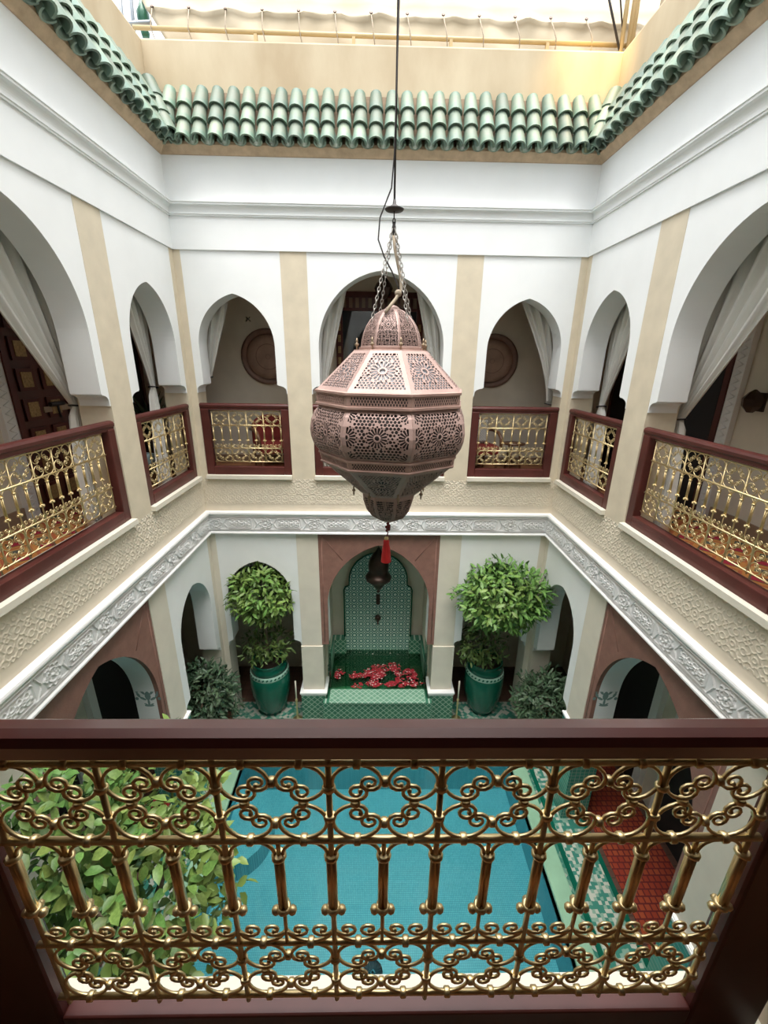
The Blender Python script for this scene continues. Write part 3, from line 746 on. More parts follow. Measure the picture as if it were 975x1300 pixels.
def plen(p): return sum(math.hypot(a[0]-b[0], a[1]-b[1]) for a, b in zip(p[:-1], p[1:]))
sw = 2*math.sin(PI/8)
faces('dome_panel', dome, (lambda c: ([(a, b-.01, x, y-.01, r, s) for a, b, x, y, r, s in c[0]], [(x, y-.01, r, s) for x, y, r, s in c[1]]))(rosette_holes(.115, .28, False, .95, 14)), (.010, .012), COPPER, 44, 84)
faces('shoulder_panel', shoulder, rosette_holes(.29, plen(shoulder), False, .88, 16), (.030, .030), COPPER, 96, 84)
faces('upper_band_panel', upband, lattice_holes(.36, .066), (.022, .010), COPPERD, 150, 28)
faces('bulge_panel', bulge, rosette_holes(.40, plen(bulge)*.92, True, .80, 16), (.022, .018), COPPER, 104, 96)
faces('lower_band_panel', lowband, lattice_holes(.35, .052), (.022, .008), COPPERD, 150, 24)
faces('taper_panel', taper, rosette_holes(.27, plen(taper)*.9, False, .86, 16), (.030, .025), COPPER, 80, 72)
faces('bowl_panel', bowl, rosette_holes(.12, .2, False, .72, 12), (.014, .012), COPPER, 40, 56)
def inner(p, d=.010): return [(max(.01, r-d), z) for r, z in p]
part('glass_liner', oct_ring(sh(inner(shoulder, .014))), LINERG, lan)
part('shade_liner', oct_ring(sh(inner(bulge, .016))), LINERD, lan); part('dome_liner', oct_ring(sh(inner(dome, .012))), LINERD, lan)  # dark liners added so the piercings look shaded inside
part('band_liner', oct_ring(sh(inner(upband))).lathe(sh(inner(lowband)), 8, (0, 0, 0), False, LROT), LINERD, lan)
part('foot_liner', oct_ring(sh(inner(taper, .014))).lathe(sh(inner(bowl, .012)), 8, (0, 0, 0), False, LROT), LINERD, lan)
rg = oct_ring(sh([(.218, 5.89), (.232, 5.888), (.232, 5.874), (.265, 5.872), (.268, 5.862)]))
rg.lathe(sh([(.525, 5.618), (.542, 5.612), (.542, 5.598), (.528, 5.594)]), 8, (0, 0, 0), False, LROT, False)
rg.lathe(sh([(.528, 5.532), (.542, 5.528), (.542, 5.514), (.515, 5.506)]), 8, (0, 0, 0), False, LROT, False)
rg.lathe(sh([(.515, 5.189), (.532, 5.184), (.532, 5.174), (.52, 5.170)]), 8, (0, 0, 0), False, LROT, False)
rg.lathe(sh([(.508, 5.122), (.520, 5.116), (.516, 5.106), (.488, 5.097)]), 8, (0, 0, 0), False, LROT, False)
rg.lathe(sh([(.226, 4.864), (.222, 4.855), (.205, 4.849)]), 8, (0, 0, 0), False, LROT, False)
part('moulded_rim', rg, COPPERD, lan)
part('crown_cap', MB().lathe(sh([(.052, 6.131), (.045, 6.142), (.028, 6.152), (.010, 6.158)]), 16), COPPER, lan)
part('foot_cap', MB().lathe(sh([(.0755, 4.626), (.05, 4.612), (.02, 4.606)]), 16), COPPERD, lan)
BRASSD = mat('aged brass', (.33, .25, .17), .5, .6, var=.2)
fin = MB().lathe([(.005, 0), (.005, .02), (.013, .028), (.014, .036), (.006, .045), (.006, .05), (.008, .055), (.002, .075)], 8).mesh('finial', BRASSD)
for k in range(8):
    p = octv(.245, k); link('finial', fin, lan, (p.x, p.y, 5.872+Z0))
    p = octv(.285, k); link('drop_finial', fin, lan, (p.x*.97, p.y*.97, 4.905+Z0), (PI, 0, 0))
# chains, cord
ring_b = MB(); 
def chain(b, p0, p1, lk=.036, r=.0030):
    p0, p1 = Vector(p0), Vector(p1); d = p1-p0; n = max(2, int(d.length/lk/.75)); dn = d.normalized()
    a = dn.cross(Vector((0, 1, 0.01))).normalized(); c = dn.cross(a)
    for i in range(n):
        m = p0+d*((i+.5)/n); s = a if i % 2 else c
        b.tube([m+dn*(lk*.5*math.cos(2*PI*k/8))+s*(.0085*math.sin(2*PI*k/8)) for k in range(9)], r, 5, False)
top = Vector((.0, 0, 6.56+Z0))
for k in range(4):
    a = LROT+PI/8+k*PI/2; b = MB(); chain(b, (.17*math.cos(a), .17*math.sin(a), 6.045+Z0), (.010*math.cos(a), .010*math.sin(a), 6.60+Z0)); part('chain', b, STEELC, lan)
b = MB(); b.lathe(sh([(.004, 6.55), (.013, 6.58), (.013, 6.61), (.005, 6.64)]), 8); chain(b, (0, 0, 6.58+Z0), (0, 0, 6.70+Z0), .04, .004); part('hanging_hook', b, IRON, lan)
part('canopy_disc', MB().lathe(sh([(.0, 6.695), (.055, 6.70), (.062, 6.708), (.03, 6.722), (.012, 6.735), (.008, 6.76)]), 20), IRON, lan)
part('suspension_cable', MB().tube([(0, 0, 6.74+Z0), (.0, 0, 9.6+Z0)], .007, 6), IRON, lan)
part('electric_flex', MB().tube([(.012, -.01, 9.6+Z0), (.010, -.01, 8.0+Z0), (-.005, 0, 7.0+Z0), (-.02, 0, 6.82+Z0), (-.09, 0, 6.66+Z0), (-.10, 0, 6.54+Z0), (-.06, -.01, 6.44+Z0), (-.01, -.01, 6.36+Z0), (.03, -.02, 6.28+Z0), (.04, -.03, 6.24+Z0)], .005, 6), IRON, lan)
part('knotted_rope', MB().tube([(.0, -.01, 6.56+Z0), (.01, -.02, 6.48+Z0), (.03, -.02, 6.40+Z0), (.05, -.025, 6.32+Z0), (.055, -.03, 6.25+Z0), (.03, -.05, 6.21+Z0), (.02, -.06, 6.19+Z0), (-.02, -.10, 6.14+Z0), (-.05, -.12, 6.10+Z0)], .011, 7).sphere((.035, -.04, 6.225+Z0), .024, 8, 6), ROPE, lan)
# tassel
ta = thing('tassel', 'red silk tassel hanging from the foot of the big lantern', 'tassel', (LC.x-.015, LC.y, 4.25))
t = MB().tube([(.02, 0, .355), (.0, 0, .30), (.012, .005, .25), (0, 0, .215)], .006, 6)
for i, (x, z) in enumerate(((.01, .33), (.02, .315), (.0, .30), (.018, .285), (.004, .27), (.02, .30))): t.sphere((x, .006*(-1)**i, z), .013, 8, 6)
part('bead_cord', t, mat('dark red beads', (.16, .01, .012), .4), ta)
part('cap_bead', MB().sphere((0, 0, .205), .018, 10, 7), BRASS, ta)
sk = MB(); P = []
for i, (r, z) in enumerate(((.012, .195), (.024, .185), (.026, .165), (.024, .16), (.030, .12), (.036, .06), (.041, .005), (.040, .0))):
    P.append([(r*(1+.05*(k % 2)*(i > 3))*math.cos(2*PI*k/36), r*(1+.05*(k % 2)*(i > 3))*math.sin(2*PI*k/36), z) for k in range(37)])
sk.quad_grid(P); part('skirt', sk, REDSILK, ta)

# ------------------------------------------------------------------ copper trays, sconce, doors on gallery walls
def tray(x, z, R, label):
    t = thing('wall_tray', label, 'tray', (x, YB, z), (PI/2, 0, 0), 'round copper wall trays')
    ds = part('dish', MB().lathe([(0.0001, .030), (R*.60, .030), (R*.78, .028), (R*.80, .018), (R*.80, .0)], 48), TRAYC, t)
    part('rim', MB().lathe([(R*.79, .0), (R*.79, .022), (R*.82, .040), (R*.90, .052), (R*.97, .055), (R, .048), (R, .03), (R*.97, .0)], 48, cap=False), TRAYR, t)
    part('engraving', MB().lathe([(R*.08, .0305), (R*.085, .033), (R*.09, .0305)], 32, cap=False).lathe([(R*.44, .0305), (R*.45, .034), (R*.46, .0305)], 48, cap=False), TRAYR, ds)
tray(-1.745, 5.84, .41, 'round copper tray on the wall behind the far left arch')
tray(1.75, 5.825, .40, 'round copper tray on the wall behind the far right arch')
o = tag(link('wall_hook', MB().tube([(-.03, 0, -.03), (.03, 0, .03)], .005, 6).tube([(-.03, 0, .03), (.03, 0, -.03)], .005, 6).mesh('wall_hook', IRON), None, (-2.01, YB-.006, 6.375)), 'small dark crossed iron hook above the left copper tray', 'hook')

def door_block(side_x, s, y0, y1, panels, idx):
    """timber door on the back wall, at x = s*XB"""
    b = MB().box(-.03, .03, y0, y1, 0, 2.25)
    root = link('door_%d' % idx, b.mesh('door', WOODD), None, (s*(XB-.03), 0, Z_UP)); root['kind'] = 'structure'
    fr = MB().box(-.05, .05, y0-.07, y0, 0, 2.32).box(-.05, .05, y1, y1+.07, 0, 2.32).box(-.05, .05, y0-.07, y1+.07, 2.25, 2.32); part('door_frame', fr, WOOD, root)
    # white carved surround
    me = MB().box(-.03, .03, y0-.22, y0-.07, 0, 2.45).box(-.03, .03, y1+.07, y1+.22, 0, 2.45).box(-.03, .03, y0-.22, y1+.22, 2.32, 2.5); part('carved_surround', me, STUCCO, root)
    lp = MB()
    for yy in (y0-.145, y1+.145):
        for i in range(30):
            z = .05+i*.08; lp.tube([(-s*.034, yy-.045, z), (-s*.034, yy+.045, z+.04), (-s*.034, yy-.045, z+.08)], .006, 4)
    part('surround_carving', lp, STUCCO, root)
    if panels:
        nc = 3; cw = (y1-y0)/nc
        for c in range(nc):
            for r in range(7):
                yc = y0+cw*(c+.5); zc = .2+r*.30
                dp = part('door_panel', MB().box(-s*.045-.008, -s*.045+.008, yc-cw*.36, yc+cw*.36, zc-.11, zc+.11), WOOD, root)
                q = part('gilt_panel', MB().box(-s*.055-.006, -s*.055+.006, yc-cw*.22, yc+cw*.22, zc-.075, zc+.075), GOLDP, dp)
                if c == 0 and r == 0: q['label'] = 'gilt carved square'
        part('lock_plate', MB().box(-s*.045-.01, -s*.045+.012, y0+.30, y0+.75, 1.05, 1.11), SKIRT, root)
        part('door_bolt', MB().tube([(-s*.07, y0+.38, 1.13), (-s*.07, y0+.60, 1.13)], .025, 8).tube([(-s*.07, y0+.5, 1.13), (-s*.075, y0+.5, .98)], .012, 6), IRON, root)
    return root
door_block(0, -1, 4.54, 5.52, True, 1)
d2 = door_block(0, 1, 4.78, 5.75, False, 2)
part('dark_opening', MB().box(-.04, -.032, 4.80, 5.73, 0, 2.22), DARK, d2)  # black sheet painted in for the shade beyond the open door
# corner timber doorways seen through the narrow arches, inner shade painted as black panels
for i, s in ((3, -1), (4, 1)):
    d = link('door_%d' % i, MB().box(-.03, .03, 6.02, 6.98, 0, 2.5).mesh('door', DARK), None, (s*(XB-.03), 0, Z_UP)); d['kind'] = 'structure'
    part('door_frame', MB().box(-.05, .05, 5.95, 6.02, 0, 2.57).box(-.05, .05, 6.98, 7.05, 0, 2.57).box(-.05, .05, 5.95, 7.05, 2.5, 2.57), WOODD, d)
# ground floor doorways, the shade inside them painted on flat panels
for i, s in ((5, -1), (6, 1)):
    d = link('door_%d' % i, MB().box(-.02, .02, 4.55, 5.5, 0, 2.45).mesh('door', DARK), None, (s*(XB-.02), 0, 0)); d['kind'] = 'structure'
    part('door_frame', MB().box(-.06, .06, 4.42, 4.55, 0, 2.55).box(-.06, .06, 5.5, 5.63, 0, 2.55).box(-.06, .06, 4.42, 5.63, 2.45, 2.58), WHITE, d)
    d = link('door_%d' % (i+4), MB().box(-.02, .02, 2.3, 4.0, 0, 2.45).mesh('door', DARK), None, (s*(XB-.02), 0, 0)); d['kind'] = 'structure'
    part('door_frame', MB().box(-.06, .06, 2.17, 2.3, 0, 2.55).box(-.06, .06, 4.0, 4.13, 0, 2.55).box(-.06, .06, 2.17, 4.13, 2.45, 2.58), WHITE, d)
so_ = thing('wall_sconce', 'dark bronze sconce on the wall behind the wide right arch', 'wall lamp', (XB, 4.31, 5.47))
part('back_plate', MB().box(-.02, 0, -.05, .05, -.09, .09), BRONZE, so_)
part('shade', MB().lathe([(.03, -.10), (.085, -.04), (.095, .03), (.05, .09), (.01, .12)], 6, (-.10, 0, 0), False), BRONZE, so_)
# central window behind the lantern
wn1 = link('window_1', MB().box(-.80, .80, -.05, 0, 2.52, 2.60).box(-.80, .80, -.05, 0, 2.34, 2.38).box(-.66, -.56, -.06, 0, 0, 2.6).box(.56, .66, -.06, 0, 0, 2.6).box(-.03, .03, -.05, 0, 0, 2.36).mesh('window', WOOD), None, (-.02, YB, Z_UP)); wn1['kind'] = 'structure'
part('pane', MB().box(-.56, -.03, -.02, -.012, 0, 2.34).box(.03, .56, -.02, -.012, 0, 2.34), DGLASS, wn1)
part('frieze_back', MB().box(-.80, .80, -.01, -.004, 2.38, 2.52), SKIRT, wn1)
sp = MB().box(-.022, .022, -.04, -.012, 2.38, 2.52).mesh('spindle', WOODD)
for i in range(17): link('spindle', sp, wn1, (-.77+i*.096, 0, 0))
gb = MB().box(-.022, .022, -.068, -.06, -.05, .05).mesh('gilt_square', GOLDP)
for i in range(12):
    for x in (-.61, .61): link('gilt_square', gb, wn1, (x, 0, .35+i*.16))
gl_ = thing('gallery_lantern', 'small dark lantern under the ceiling behind the central arch', 'lantern', (.03, 6.7, 6.62))
part('body', MB().lathe([(.02, 0), (.09, .05), (.13, .14), (.10, .20), (.05, .26), (.02, .30)], 8, (0, 0, 0), False), BRONZE, gl_); part('stem', MB().tube([(0, 0, .29), (0, 0, .48)], .012, 6), IRON, gl_)

# ------------------------------------------------------------------ gallery furniture
def rug(name, x0, x1, y0, y1, z, m, label):
    o = link(name, MB().box(-(x1-x0)/2, (x1-x0)/2, -(y1-y0)/2, (y1-y0)/2, 0, .012).mesh(name, m), None, ((x0+x1)/2, (y0+y1)/2, z)); return tag(o, label, 'rug')
rug('kilim_rug', -3.55, -2.82, 1.4, 5.0, Z_UP, KILIM, 'red and orange diamond kilim on the left gallery floor')
rug('kilim_rug', 2.82, 3.55, 1.4, 5.0, Z_UP, KILIM, 'red and orange diamond kilim on the right gallery floor')
rug('red_rug', 2.86, 3.62, 1.6, 4.9, 0, REDRUG, 'red orange kilim on the ground floor under the right arcade')
def armchair(loc, rz, label, up, cushion=None):
    t = thing('armchair', label, 'chair', loc, (0, 0, rz))
    bevel(part('seat', MB().box(-.27, .27, -.26, .26, .30, .44), up, t), .03, 3)
    P = [(-.27, .40), (-.27, .66)] + [(.27*math.cos(PI-PI*i/12), .66+.17*math.sin(PI*i/12)) for i in range(1, 12)] + [(.27, .66), (.27, .40)]
    bevel(part('backrest', MB().prism(P, .18, .27), up, t), .02, 3)
    for s in (-1, 1):
        part('armrest', MB().tube([(s*.29, .24, .62), (s*.29, .05, .64), (s*.29, -.15, .62), (s*.29, -.25, .55), (s*.29, -.26, .42)], .026, 8), CHAIRW, t)
        for y in (-.23, .23): part('leg', MB().tube([(s*.25, y, .0), (s*.26, y, .32)], [.016, .026], 8), CHAIRW, t)
    return t
armchair((-1.62, 6.62, Z_UP), 0.5, 'crimson round-backed armchair behind the far left railing', REDV)
armchair((1.50, 6.66, Z_UP), .2, 'crimson wooden armchair behind the far right railing', REDV)
tag(bevel(link('cushion', MB().box(-.19, .19, -.06, .06, 0, .36).mesh('cushion', CUSHW), None, (1.50, 6.66, Z_UP+.445), (-.15, 0, .2)), .05, 3), 'white lattice cushion leaning in the far right armchair', 'cushion')
armchair((-3.30, 5.55, Z_UP), 1.2, 'grey teal armchair behind the narrow left railing', TEALV)
st_ = thing('side_table', 'small dark wooden stool behind the far right railing', 'stool', (2.12, 6.75, Z_UP))
part('top', MB().lathe([(.0001, .42), (.17, .42), (.18, .44), (.0001, .455)], 20), CHAIRW, st_)
for k in range(3): a = 2*PI*k/3; part('leg', MB().tube([(.14*math.cos(a), .14*math.sin(a), 0), (.09*math.cos(a), .09*math.sin(a), .42)], .016, 6), CHAIRW, st_)

# ------------------------------------------------------------------ plants
def leaf_template(L=1., W=.36, fold=.12, curl=.12):
    V = [(0, 0, 0), (-W/2*.8, L*.3, fold*.5), (0, L*.35, 0), (W/2*.8, L*.3, fold*.5), (-W/2*.75, L*.65, fold*.4-curl*.4), (0, L*.68, -curl*.4), (W/2*.75, L*.65, fold*.4-curl*.4), (0, L, -curl)]
    Fc = [(0, 2, 1), (0, 3, 2), (1, 2, 5, 4), (2, 3, 6, 5), (4, 5, 7), (5, 6, 7)]
    return V, Fc
def leaf_mesh(name, m, L, W):
    V, Fc = leaf_template(L, W, W*.3, L*.14); b = MB(); b.v = V; b.f = Fc; b.sm = [True]*len(Fc); return b.mesh(name, m, fix=False)
def rand_dir():
    while True:
        v = Vector((random.uniform(-1, 1), random.uniform(-1, 1), random.uniform(-1, 1)))
        if .1 < v.length < 1: return v.normalized()
def leaf_rot(n, droop=.35):
    """orientation: y along the leaf (outward with some droop), z roughly normal n"""
    t = (n*.75+rand_dir()*.85+Vector((0, 0, -droop*.4))).normalized()
    zz = (n*.55+Vector((0, 0, .75))+rand_dir()*.45); zz = (zz-t*zz.dot(t)); zz = zz.normalized() if zz.length > 1e-3 else Vector((0, 0, 1))
    x = t.cross(zz); return Matrix((x, t, zz)).transposed()
def crown(parent, c, rad, n, nobj, L, W, m, keep=None, name='leaf', shell=.55, bottom=-1.):
    """ellipsoid crown: nobj single leaves facing the camera + the rest joined"""
    c = Vector(c); camp = Vector((-.05, 0, 5.8)); pw = parent.matrix_basis.translation
    items = []
    while len(items) < n:
        d = rand_dir()
        if d.z < bottom: continue
        lump = 1+.10*math.sin(7*d.x+3)*math.sin(6*d.y+1)+.08*math.sin(9*d.z+d.x*5)
        q = random.uniform(shell, 1)**.5*lump
        p = Vector((c.x+d.x*rad[0]*q, c.y+d.y*rad[1]*q, c.z+d.z*rad[2]*q))
        nrm = Vector((d.x/rad[0], d.y/rad[1], d.z/rad[2])).normalized()
        if keep and not keep(p+pw): 
            if random.random() < .02: items.append(None)
            continue
        see = q*.6+nrm.dot((camp-(p+pw)).normalized())
        items.append((see, p, leaf_rot(nrm), L*random.uniform(.7, 1.15)))
    items = [i for i in items if i]
    items.sort(key=lambda t: -t[0])
    me = leaf_mesh(name, m, 1., W/L)
    for see, p, R, s in items[:nobj]:
        o = link(name, me, parent); o.matrix_basis = Matrix.Translation(p) @ R.to_4x4() @ Matrix.Scale(s, 4)
    V, Fc = leaf_template(1., W/L, W/L*.3, .14); V = np.array(V); b = MB()
    for see, p, R, s in items[nobj:]:
        o = len(b.v); A = (V @ np.array(R).T)*s + np.array(p)
        b.v += [tuple(x) for x in A]; b.f += [tuple(i+o for i in f) for f in Fc]; b.sm += [True]*len(Fc)
    if b.v:
        o = link('foliage', b.mesh('foliage', m, fix=False), parent); o['kind'] = 'stuff'
def far_keep(uc):
    def k(p):
        if p.y < 5.83 or p.y > 6.25: return p.y < 6.9
        if p.z < 1.35: return abs(p.x-uc) < .56
        if p.z < 2.34: return abs(p.x-uc) < .45
        return math.hypot(p.x-uc, (p.z-2.34)*.85) < .44
    return k
def urn(t, H=1.05, R=.33):
    part('urn', MB().lathe([(.16, 0), (.20, .02), (.26, .15), (R*.97, .45), (R, .62), (R*.985, .78), (R*.95, .80)], 36), POTG, t)
    u_ = COL.objects[-1] if False else [c for c in t.children if c.name.startswith('urn')][0]
    q = part('urn_band', MB().lathe([(R*.955, .795), (R*.97, .80), (R*.94, .875), (R*.925, .88)], 36), POTBAND, u_); q['label'] = 'pale dotted band'
    dm = MB().box(-.012, .012, -.004, .004, -.018, .018).mesh('band_mark', POTR)
    for k in range(30):
        a = 2*PI*k/30; link('band_mark', dm, u_, (R*.957*math.cos(a), R*.957*math.sin(a), .838), (0, PI/4, a+PI/2))
    part('urn_rim', MB().lathe([(R*.925, .878), (R*.88, .95), (R*.80, .985), (R*.84, 1.01), (R*.86, 1.04), (R*.82, H), (R*.76, 1.03), (R*.76, .96), (.001, .955)], 36), POTR, t)
    part('soil', MB().lathe([(.0001, .99), (R*.74, .985)], 20), SOIL, t)
def topiary(x, y, lean, c1, r1, c2, r2, label, seed, n1, n2, uc):
    random.seed(seed)
    t = thing('potted_topiary', label, 'potted tree', (x, y, 0))
    urn(t)
    part('trunk', MB().tube([(0, 0, .95), (lean[0]*.2, lean[1]*.2, 1.3), (lean[0]*.6, lean[1]*.6, 1.7), (lean[0], lean[1], 2.25)], [.035, .03, .028, .02], 8), BARK, t)
    crown(t, c1, r1, n1, 290, .125, .052, LEAFL, far_keep(uc), shell=.3)
    crown(t, c2, r2, n2, 0, .11, .040, LEAF, far_keep(uc), shell=.2, name='low_leaf')
topiary(-1.84, 6.06, (.02, -.10), (.02, -.16, 2.38), (.50, .42, .45), (0, -.05, 1.38), (.42, .36, .27), 'two-tiered laurel tree in a green glazed urn, left of the fountain', 11, 1500, 420, -1.84)
topiary(1.84, 6.06, (.03, -.28), (.04, -.40, 2.50), (.70, .50, .55), (-.16, -.10, 1.42), (.46, .40, .28), 'two-tiered laurel tree in a green glazed urn, right of the fountain', 12, 2200, 480, 1.84)
def shrub(loc, rad, label, seed, zc=.86):
    random.seed(seed)
    t = thing('potted_shrub', label, 'shrub', loc)
    part('planter', MB().box(-.24, .24, -.24, .24, 0, .46).box(-.26, .26, -.26, .26, .42, .48), TERRA, t)
    part('stems', MB().tube([(0, 0, .4), (.05, .05, .9)], .02, 6).tube([(0, 0, .4), (-.1, -.05, .9)], .02, 6).tube([(0, 0, .4), (.1, -.1, .85)], .018, 6), BARK, t)
    crown(t, (0, 0, zc), rad, 1700, 150, .12, .042, LEAFD, None, shell=.25)
shrub((-2.58, 5.26, 0), (.46, .46, .54), 'dark green bushy shrub in the left corner beside the urn', 21, .98)
shrub((2.60, 5.26, 0), (.46, .46, .48), 'dark green bushy shrub in the right corner beside the urn', 22, .86)
# the leafy tree below the viewer on the left
random.seed(31)
bt = thing('courtyard_tree', 'bright leafy tree seen through the foreground railing at lower left', 'tree', (-1.62, 1.75, 0))
part('pot', MB().lathe([(.20, 0), (.27, .2), (.33, .5), (.36, .62), (.34, .66), (.30, .62), (.001, .60)], 28), POTR, bt)
tk = part('trunk', MB().tube([(0, 0, .55), (.03, .02, 1.2), (-.02, .0, 1.9), (.0, 0, 2.7)], [.05, .045, .04, .025], 8), BARK, bt)
for (x, y, z) in ((.35, .1, 3.0), (-.3, .2, 3.3), (.1, -.3, 3.2), (.3, .4, 2.8), (-.35, -.2, 2.9)): part('branch', MB().tube([(0, 0, 2.0), (x*.5, y*.5, 2.5), (x, y, z)], [.025, .018, .008], 6), BARK, tk)
crown(bt, (-.30, .05, 2.97), (.46, .50, .54), 1250, 130, .105, .062, LEAFB, None, shell=.2)
crown(bt, (.22, .05, 2.62), (.48, .52, .62), 950, 110, .105, .062, LEAFB, None, shell=.2)
crown(bt, (.05, .45, 2.95), (.44, .42, .46), 450, 50, .105, .06, LEAFB, None, shell=.2)
rp_ = thing('red_pot', 'dark red glazed pot standing behind the leafy tree by the pool', 'pot', (-2.78, 3.80, 0))
part('body', MB().lathe([(.14, 0), (.22, .12), (.25, .32), (.20, .46), (.22, .50), (.19, .50), (.17, .42), (.001, .4)], 24), REDPOT, rp_)
part('soil', MB().lathe([(.0001, .43), (.17, .43)], 16), SOIL, rp_)
# agave silhouette in the left corner gallery
ag = thing('potted_agave', 'spiky dark plant in a pot behind the narrow left arch', 'plant', (-3.36, 6.42, Z_UP))
part('pot', MB().lathe([(.12, 0), (.17, .3), (.20, .62), (.18, .62), (.001, .58)], 20), BRONZE, ag)
random.seed(41)
for k in range(16):
    a = 2*PI*k/16*2.4; r = random.uniform(.2, .36); h = random.uniform(.35, .62)
    part('leaf', MB().tube([(.02*math.cos(a), .02*math.sin(a), .58), (.4*r*math.cos(a), .4*r*math.sin(a), .58+h*.6), (r*math.cos(a), r*math.sin(a), .58+h)], [.02, .024, .002], 5), LEAFD, ag)

# ------------------------------------------------------------------ wall fountain
BASINF = mat('green basin floor', (.06, .25, .15), .4, var=.15)
ft = thing('wall_fountain', 'green tiled fountain in the central ground floor niche', 'fountain', (0, 5.9, 0))
part('front_wall', MB().box(-.90, .90, -.22, -.12, 0, .46), BASINT, ft)
bevel(part('ledge', MB().box(-.80, .80, -.25, .06, .46, .50), BASINTOP, ft), .008)
part('basin_floor', MB().box(-.86, .86, -.10, 1.20, .0, .36), BASINF, ft)
part('water', MB().box(-.86, .86, .06, 1.20, .50, .505), GREENW, ft)
tp = [(-.61, .36), (-.61, 1.80), (-.585, 1.86), (-.52, 1.90), (-.515, 1.99)] + arch_pts(0, .515, 2.0, 2.56, 12) + [(.515, 1.99), (.52, 1.90), (.585, 1.86), (.61, 1.80), (.61, .36)]
part('zellige_panel', MB().prism(tp, 1.13, 1.17), NICHEZ, ft)
bo = [(p[0]*1.03, 0 if False else 1.128, p[1]+(.012 if p[1] > 1 else 0)) for p in tp]
part('panel_border', MB().tube(bo, .014, 6), POTR, ft)
for s in (-1, 1):
    part('side_dado', MB().box(*sorted((s*.60, s*.90)), 1.02, 1.18, .36, .80), BASINT, ft)
    part('side_cheek', MB().box(*sorted((s*.86, s*.96)), TH, 1.25, 0, 3.4), CREAM, ft)
    part('side_dado', MB().box(*sorted((s*.82, s*.87)), TH, 1.05, .36, .80), BASINT, ft)
    gp = MB().box(*sorted((s*.80, s*.812)), -.02, .28, .52, 1.42); part('glass_screen', gp, PANE, ft)
part('spout_plate', MB().box(-.035, .035, 1.10, 1.13, 1.52, 1.72), BRONZE, ft)
part('spout', MB().lathe([(.02, 0), (.05, .02), (.06, .05), (.03, .08), (.012, .09)], 14, (0, 0, 0)), BRONZE, ft, loc=(0, 1.13, 1.24), rot=(PI/2, 0, 0))
part('spout_pipe', MB().tube([(0, 1.1, 1.24), (0, .98, 1.24), (0, .93, 1.20)], .014, 8), BRONZE, ft)
def petals(name, n, spots, m, label, sz, seed):
    rng = random.Random(seed); b = MB()
    for i in range(n):
        cx, cy, rx, ry = rng.choice(spots); a = rng.uniform(0, 2*PI); q = math.sqrt(rng.random())
        x, y = cx+rx*q*math.cos(a), cy+ry*q*math.sin(a)
        if abs(x) > .78 or y > 6.95: continue
        z = .508+rng.random()*.022; s = sz*rng.uniform(.6, 1.3); r = rng.uniform(0, 2*PI); o = len(b.v); tl = rng.uniform(-.3, .3)
        for k in range(6):
            t = r+2*PI*k/6; b.v.append((x+s*math.cos(t), y+s*.75*math.sin(t), z+.4*s*(k % 2)+tl*s*math.cos(t)+.004))
        b.f.append(tuple(range(o, o+6))); b.sm.append(False)
    return tag(link(name, b.mesh(name, m, fix=False)), label, 'petals', None, 'stuff')
SP = []; _r = random.Random(9)
for cx, cy, rx, ry, k in ((-.22, 6.20, .26, .16, 14), (-.12, 6.40, .12, .14, 6), (-.20, 6.03, .22, .06, 7), (.14, 6.30, .16, .12, 6), (.22, 6.50, .16, .10, 6), (.44, 6.36, .26, .07, 9), (.60, 6.24, .12, .07, 4), (.45, 6.05, .28, .06, 9), (.28, 6.14, .12, .09, 4), (-.67, 6.32, .08, .13, 4)):
    for _ in range(k):
        q = _r.uniform(.35, 1); t = _r.uniform(0, 2*PI); z = _r.uniform(.03, .085); SP.append((cx+rx*q*math.cos(t), cy+ry*q*math.sin(t), z*1.3, z))
petals('red_petals', 1000, SP, PETR, 'red rose petals floating in heaps on the fountain water', .020, 5)
petals('pale_petals', 240, SP+[(0, 6.88, .5, .05)], PETW, 'scattered pale rose petals among the red ones on the fountain', .014, 6)
nl = thing('niche_lantern', 'dark bronze lantern hanging inside the fountain niche', 'lantern', (0, 6.5, 2.10))
part('body', MB().lathe([(.005, 0), (.05, .04), (.12, .14), (.13, .16), (.215, .22), (.225, .27), (.20, .31), (.15, .34), (.17, .40), (.175, .50), (.15, .60), (.10, .68), (.05, .74), (.02, .80)], 12, (0, 0, 0), True), BRONZE, nl)
part('bottom_finial', MB().sphere((0, 0, -.01), .028, 10, 6), BRONZE, nl); part('rod', MB().tube([(0, 0, .78), (0, 0, 1.50)], .008, 6), IRON, nl)
def candlestick(x, label):
    t = thing('candlestick', label, 'candlestick', (x, 5.80, 0), group='brass candlesticks by the fountain')
    part('base', MB().lathe([(.001, 0), (.085, 0), (.08, .02), (.03, .06), (.014, .10), (.02, .14), (.012, .18), (.011, .30), (.022, .34), (.012, .37), (.024, .41), (.024, .43)], 16), BRASS, t)
    part('candle', MB().lathe([(.013, .42), (.013, .80), (.003, .805)], 10), WAX, t)
candlestick(-1.36, 'brass candlestick with a tall candle, left of the fountain pillar'); candlestick(1.36, 'brass candlestick with a tall candle, right of the fountain pillar')

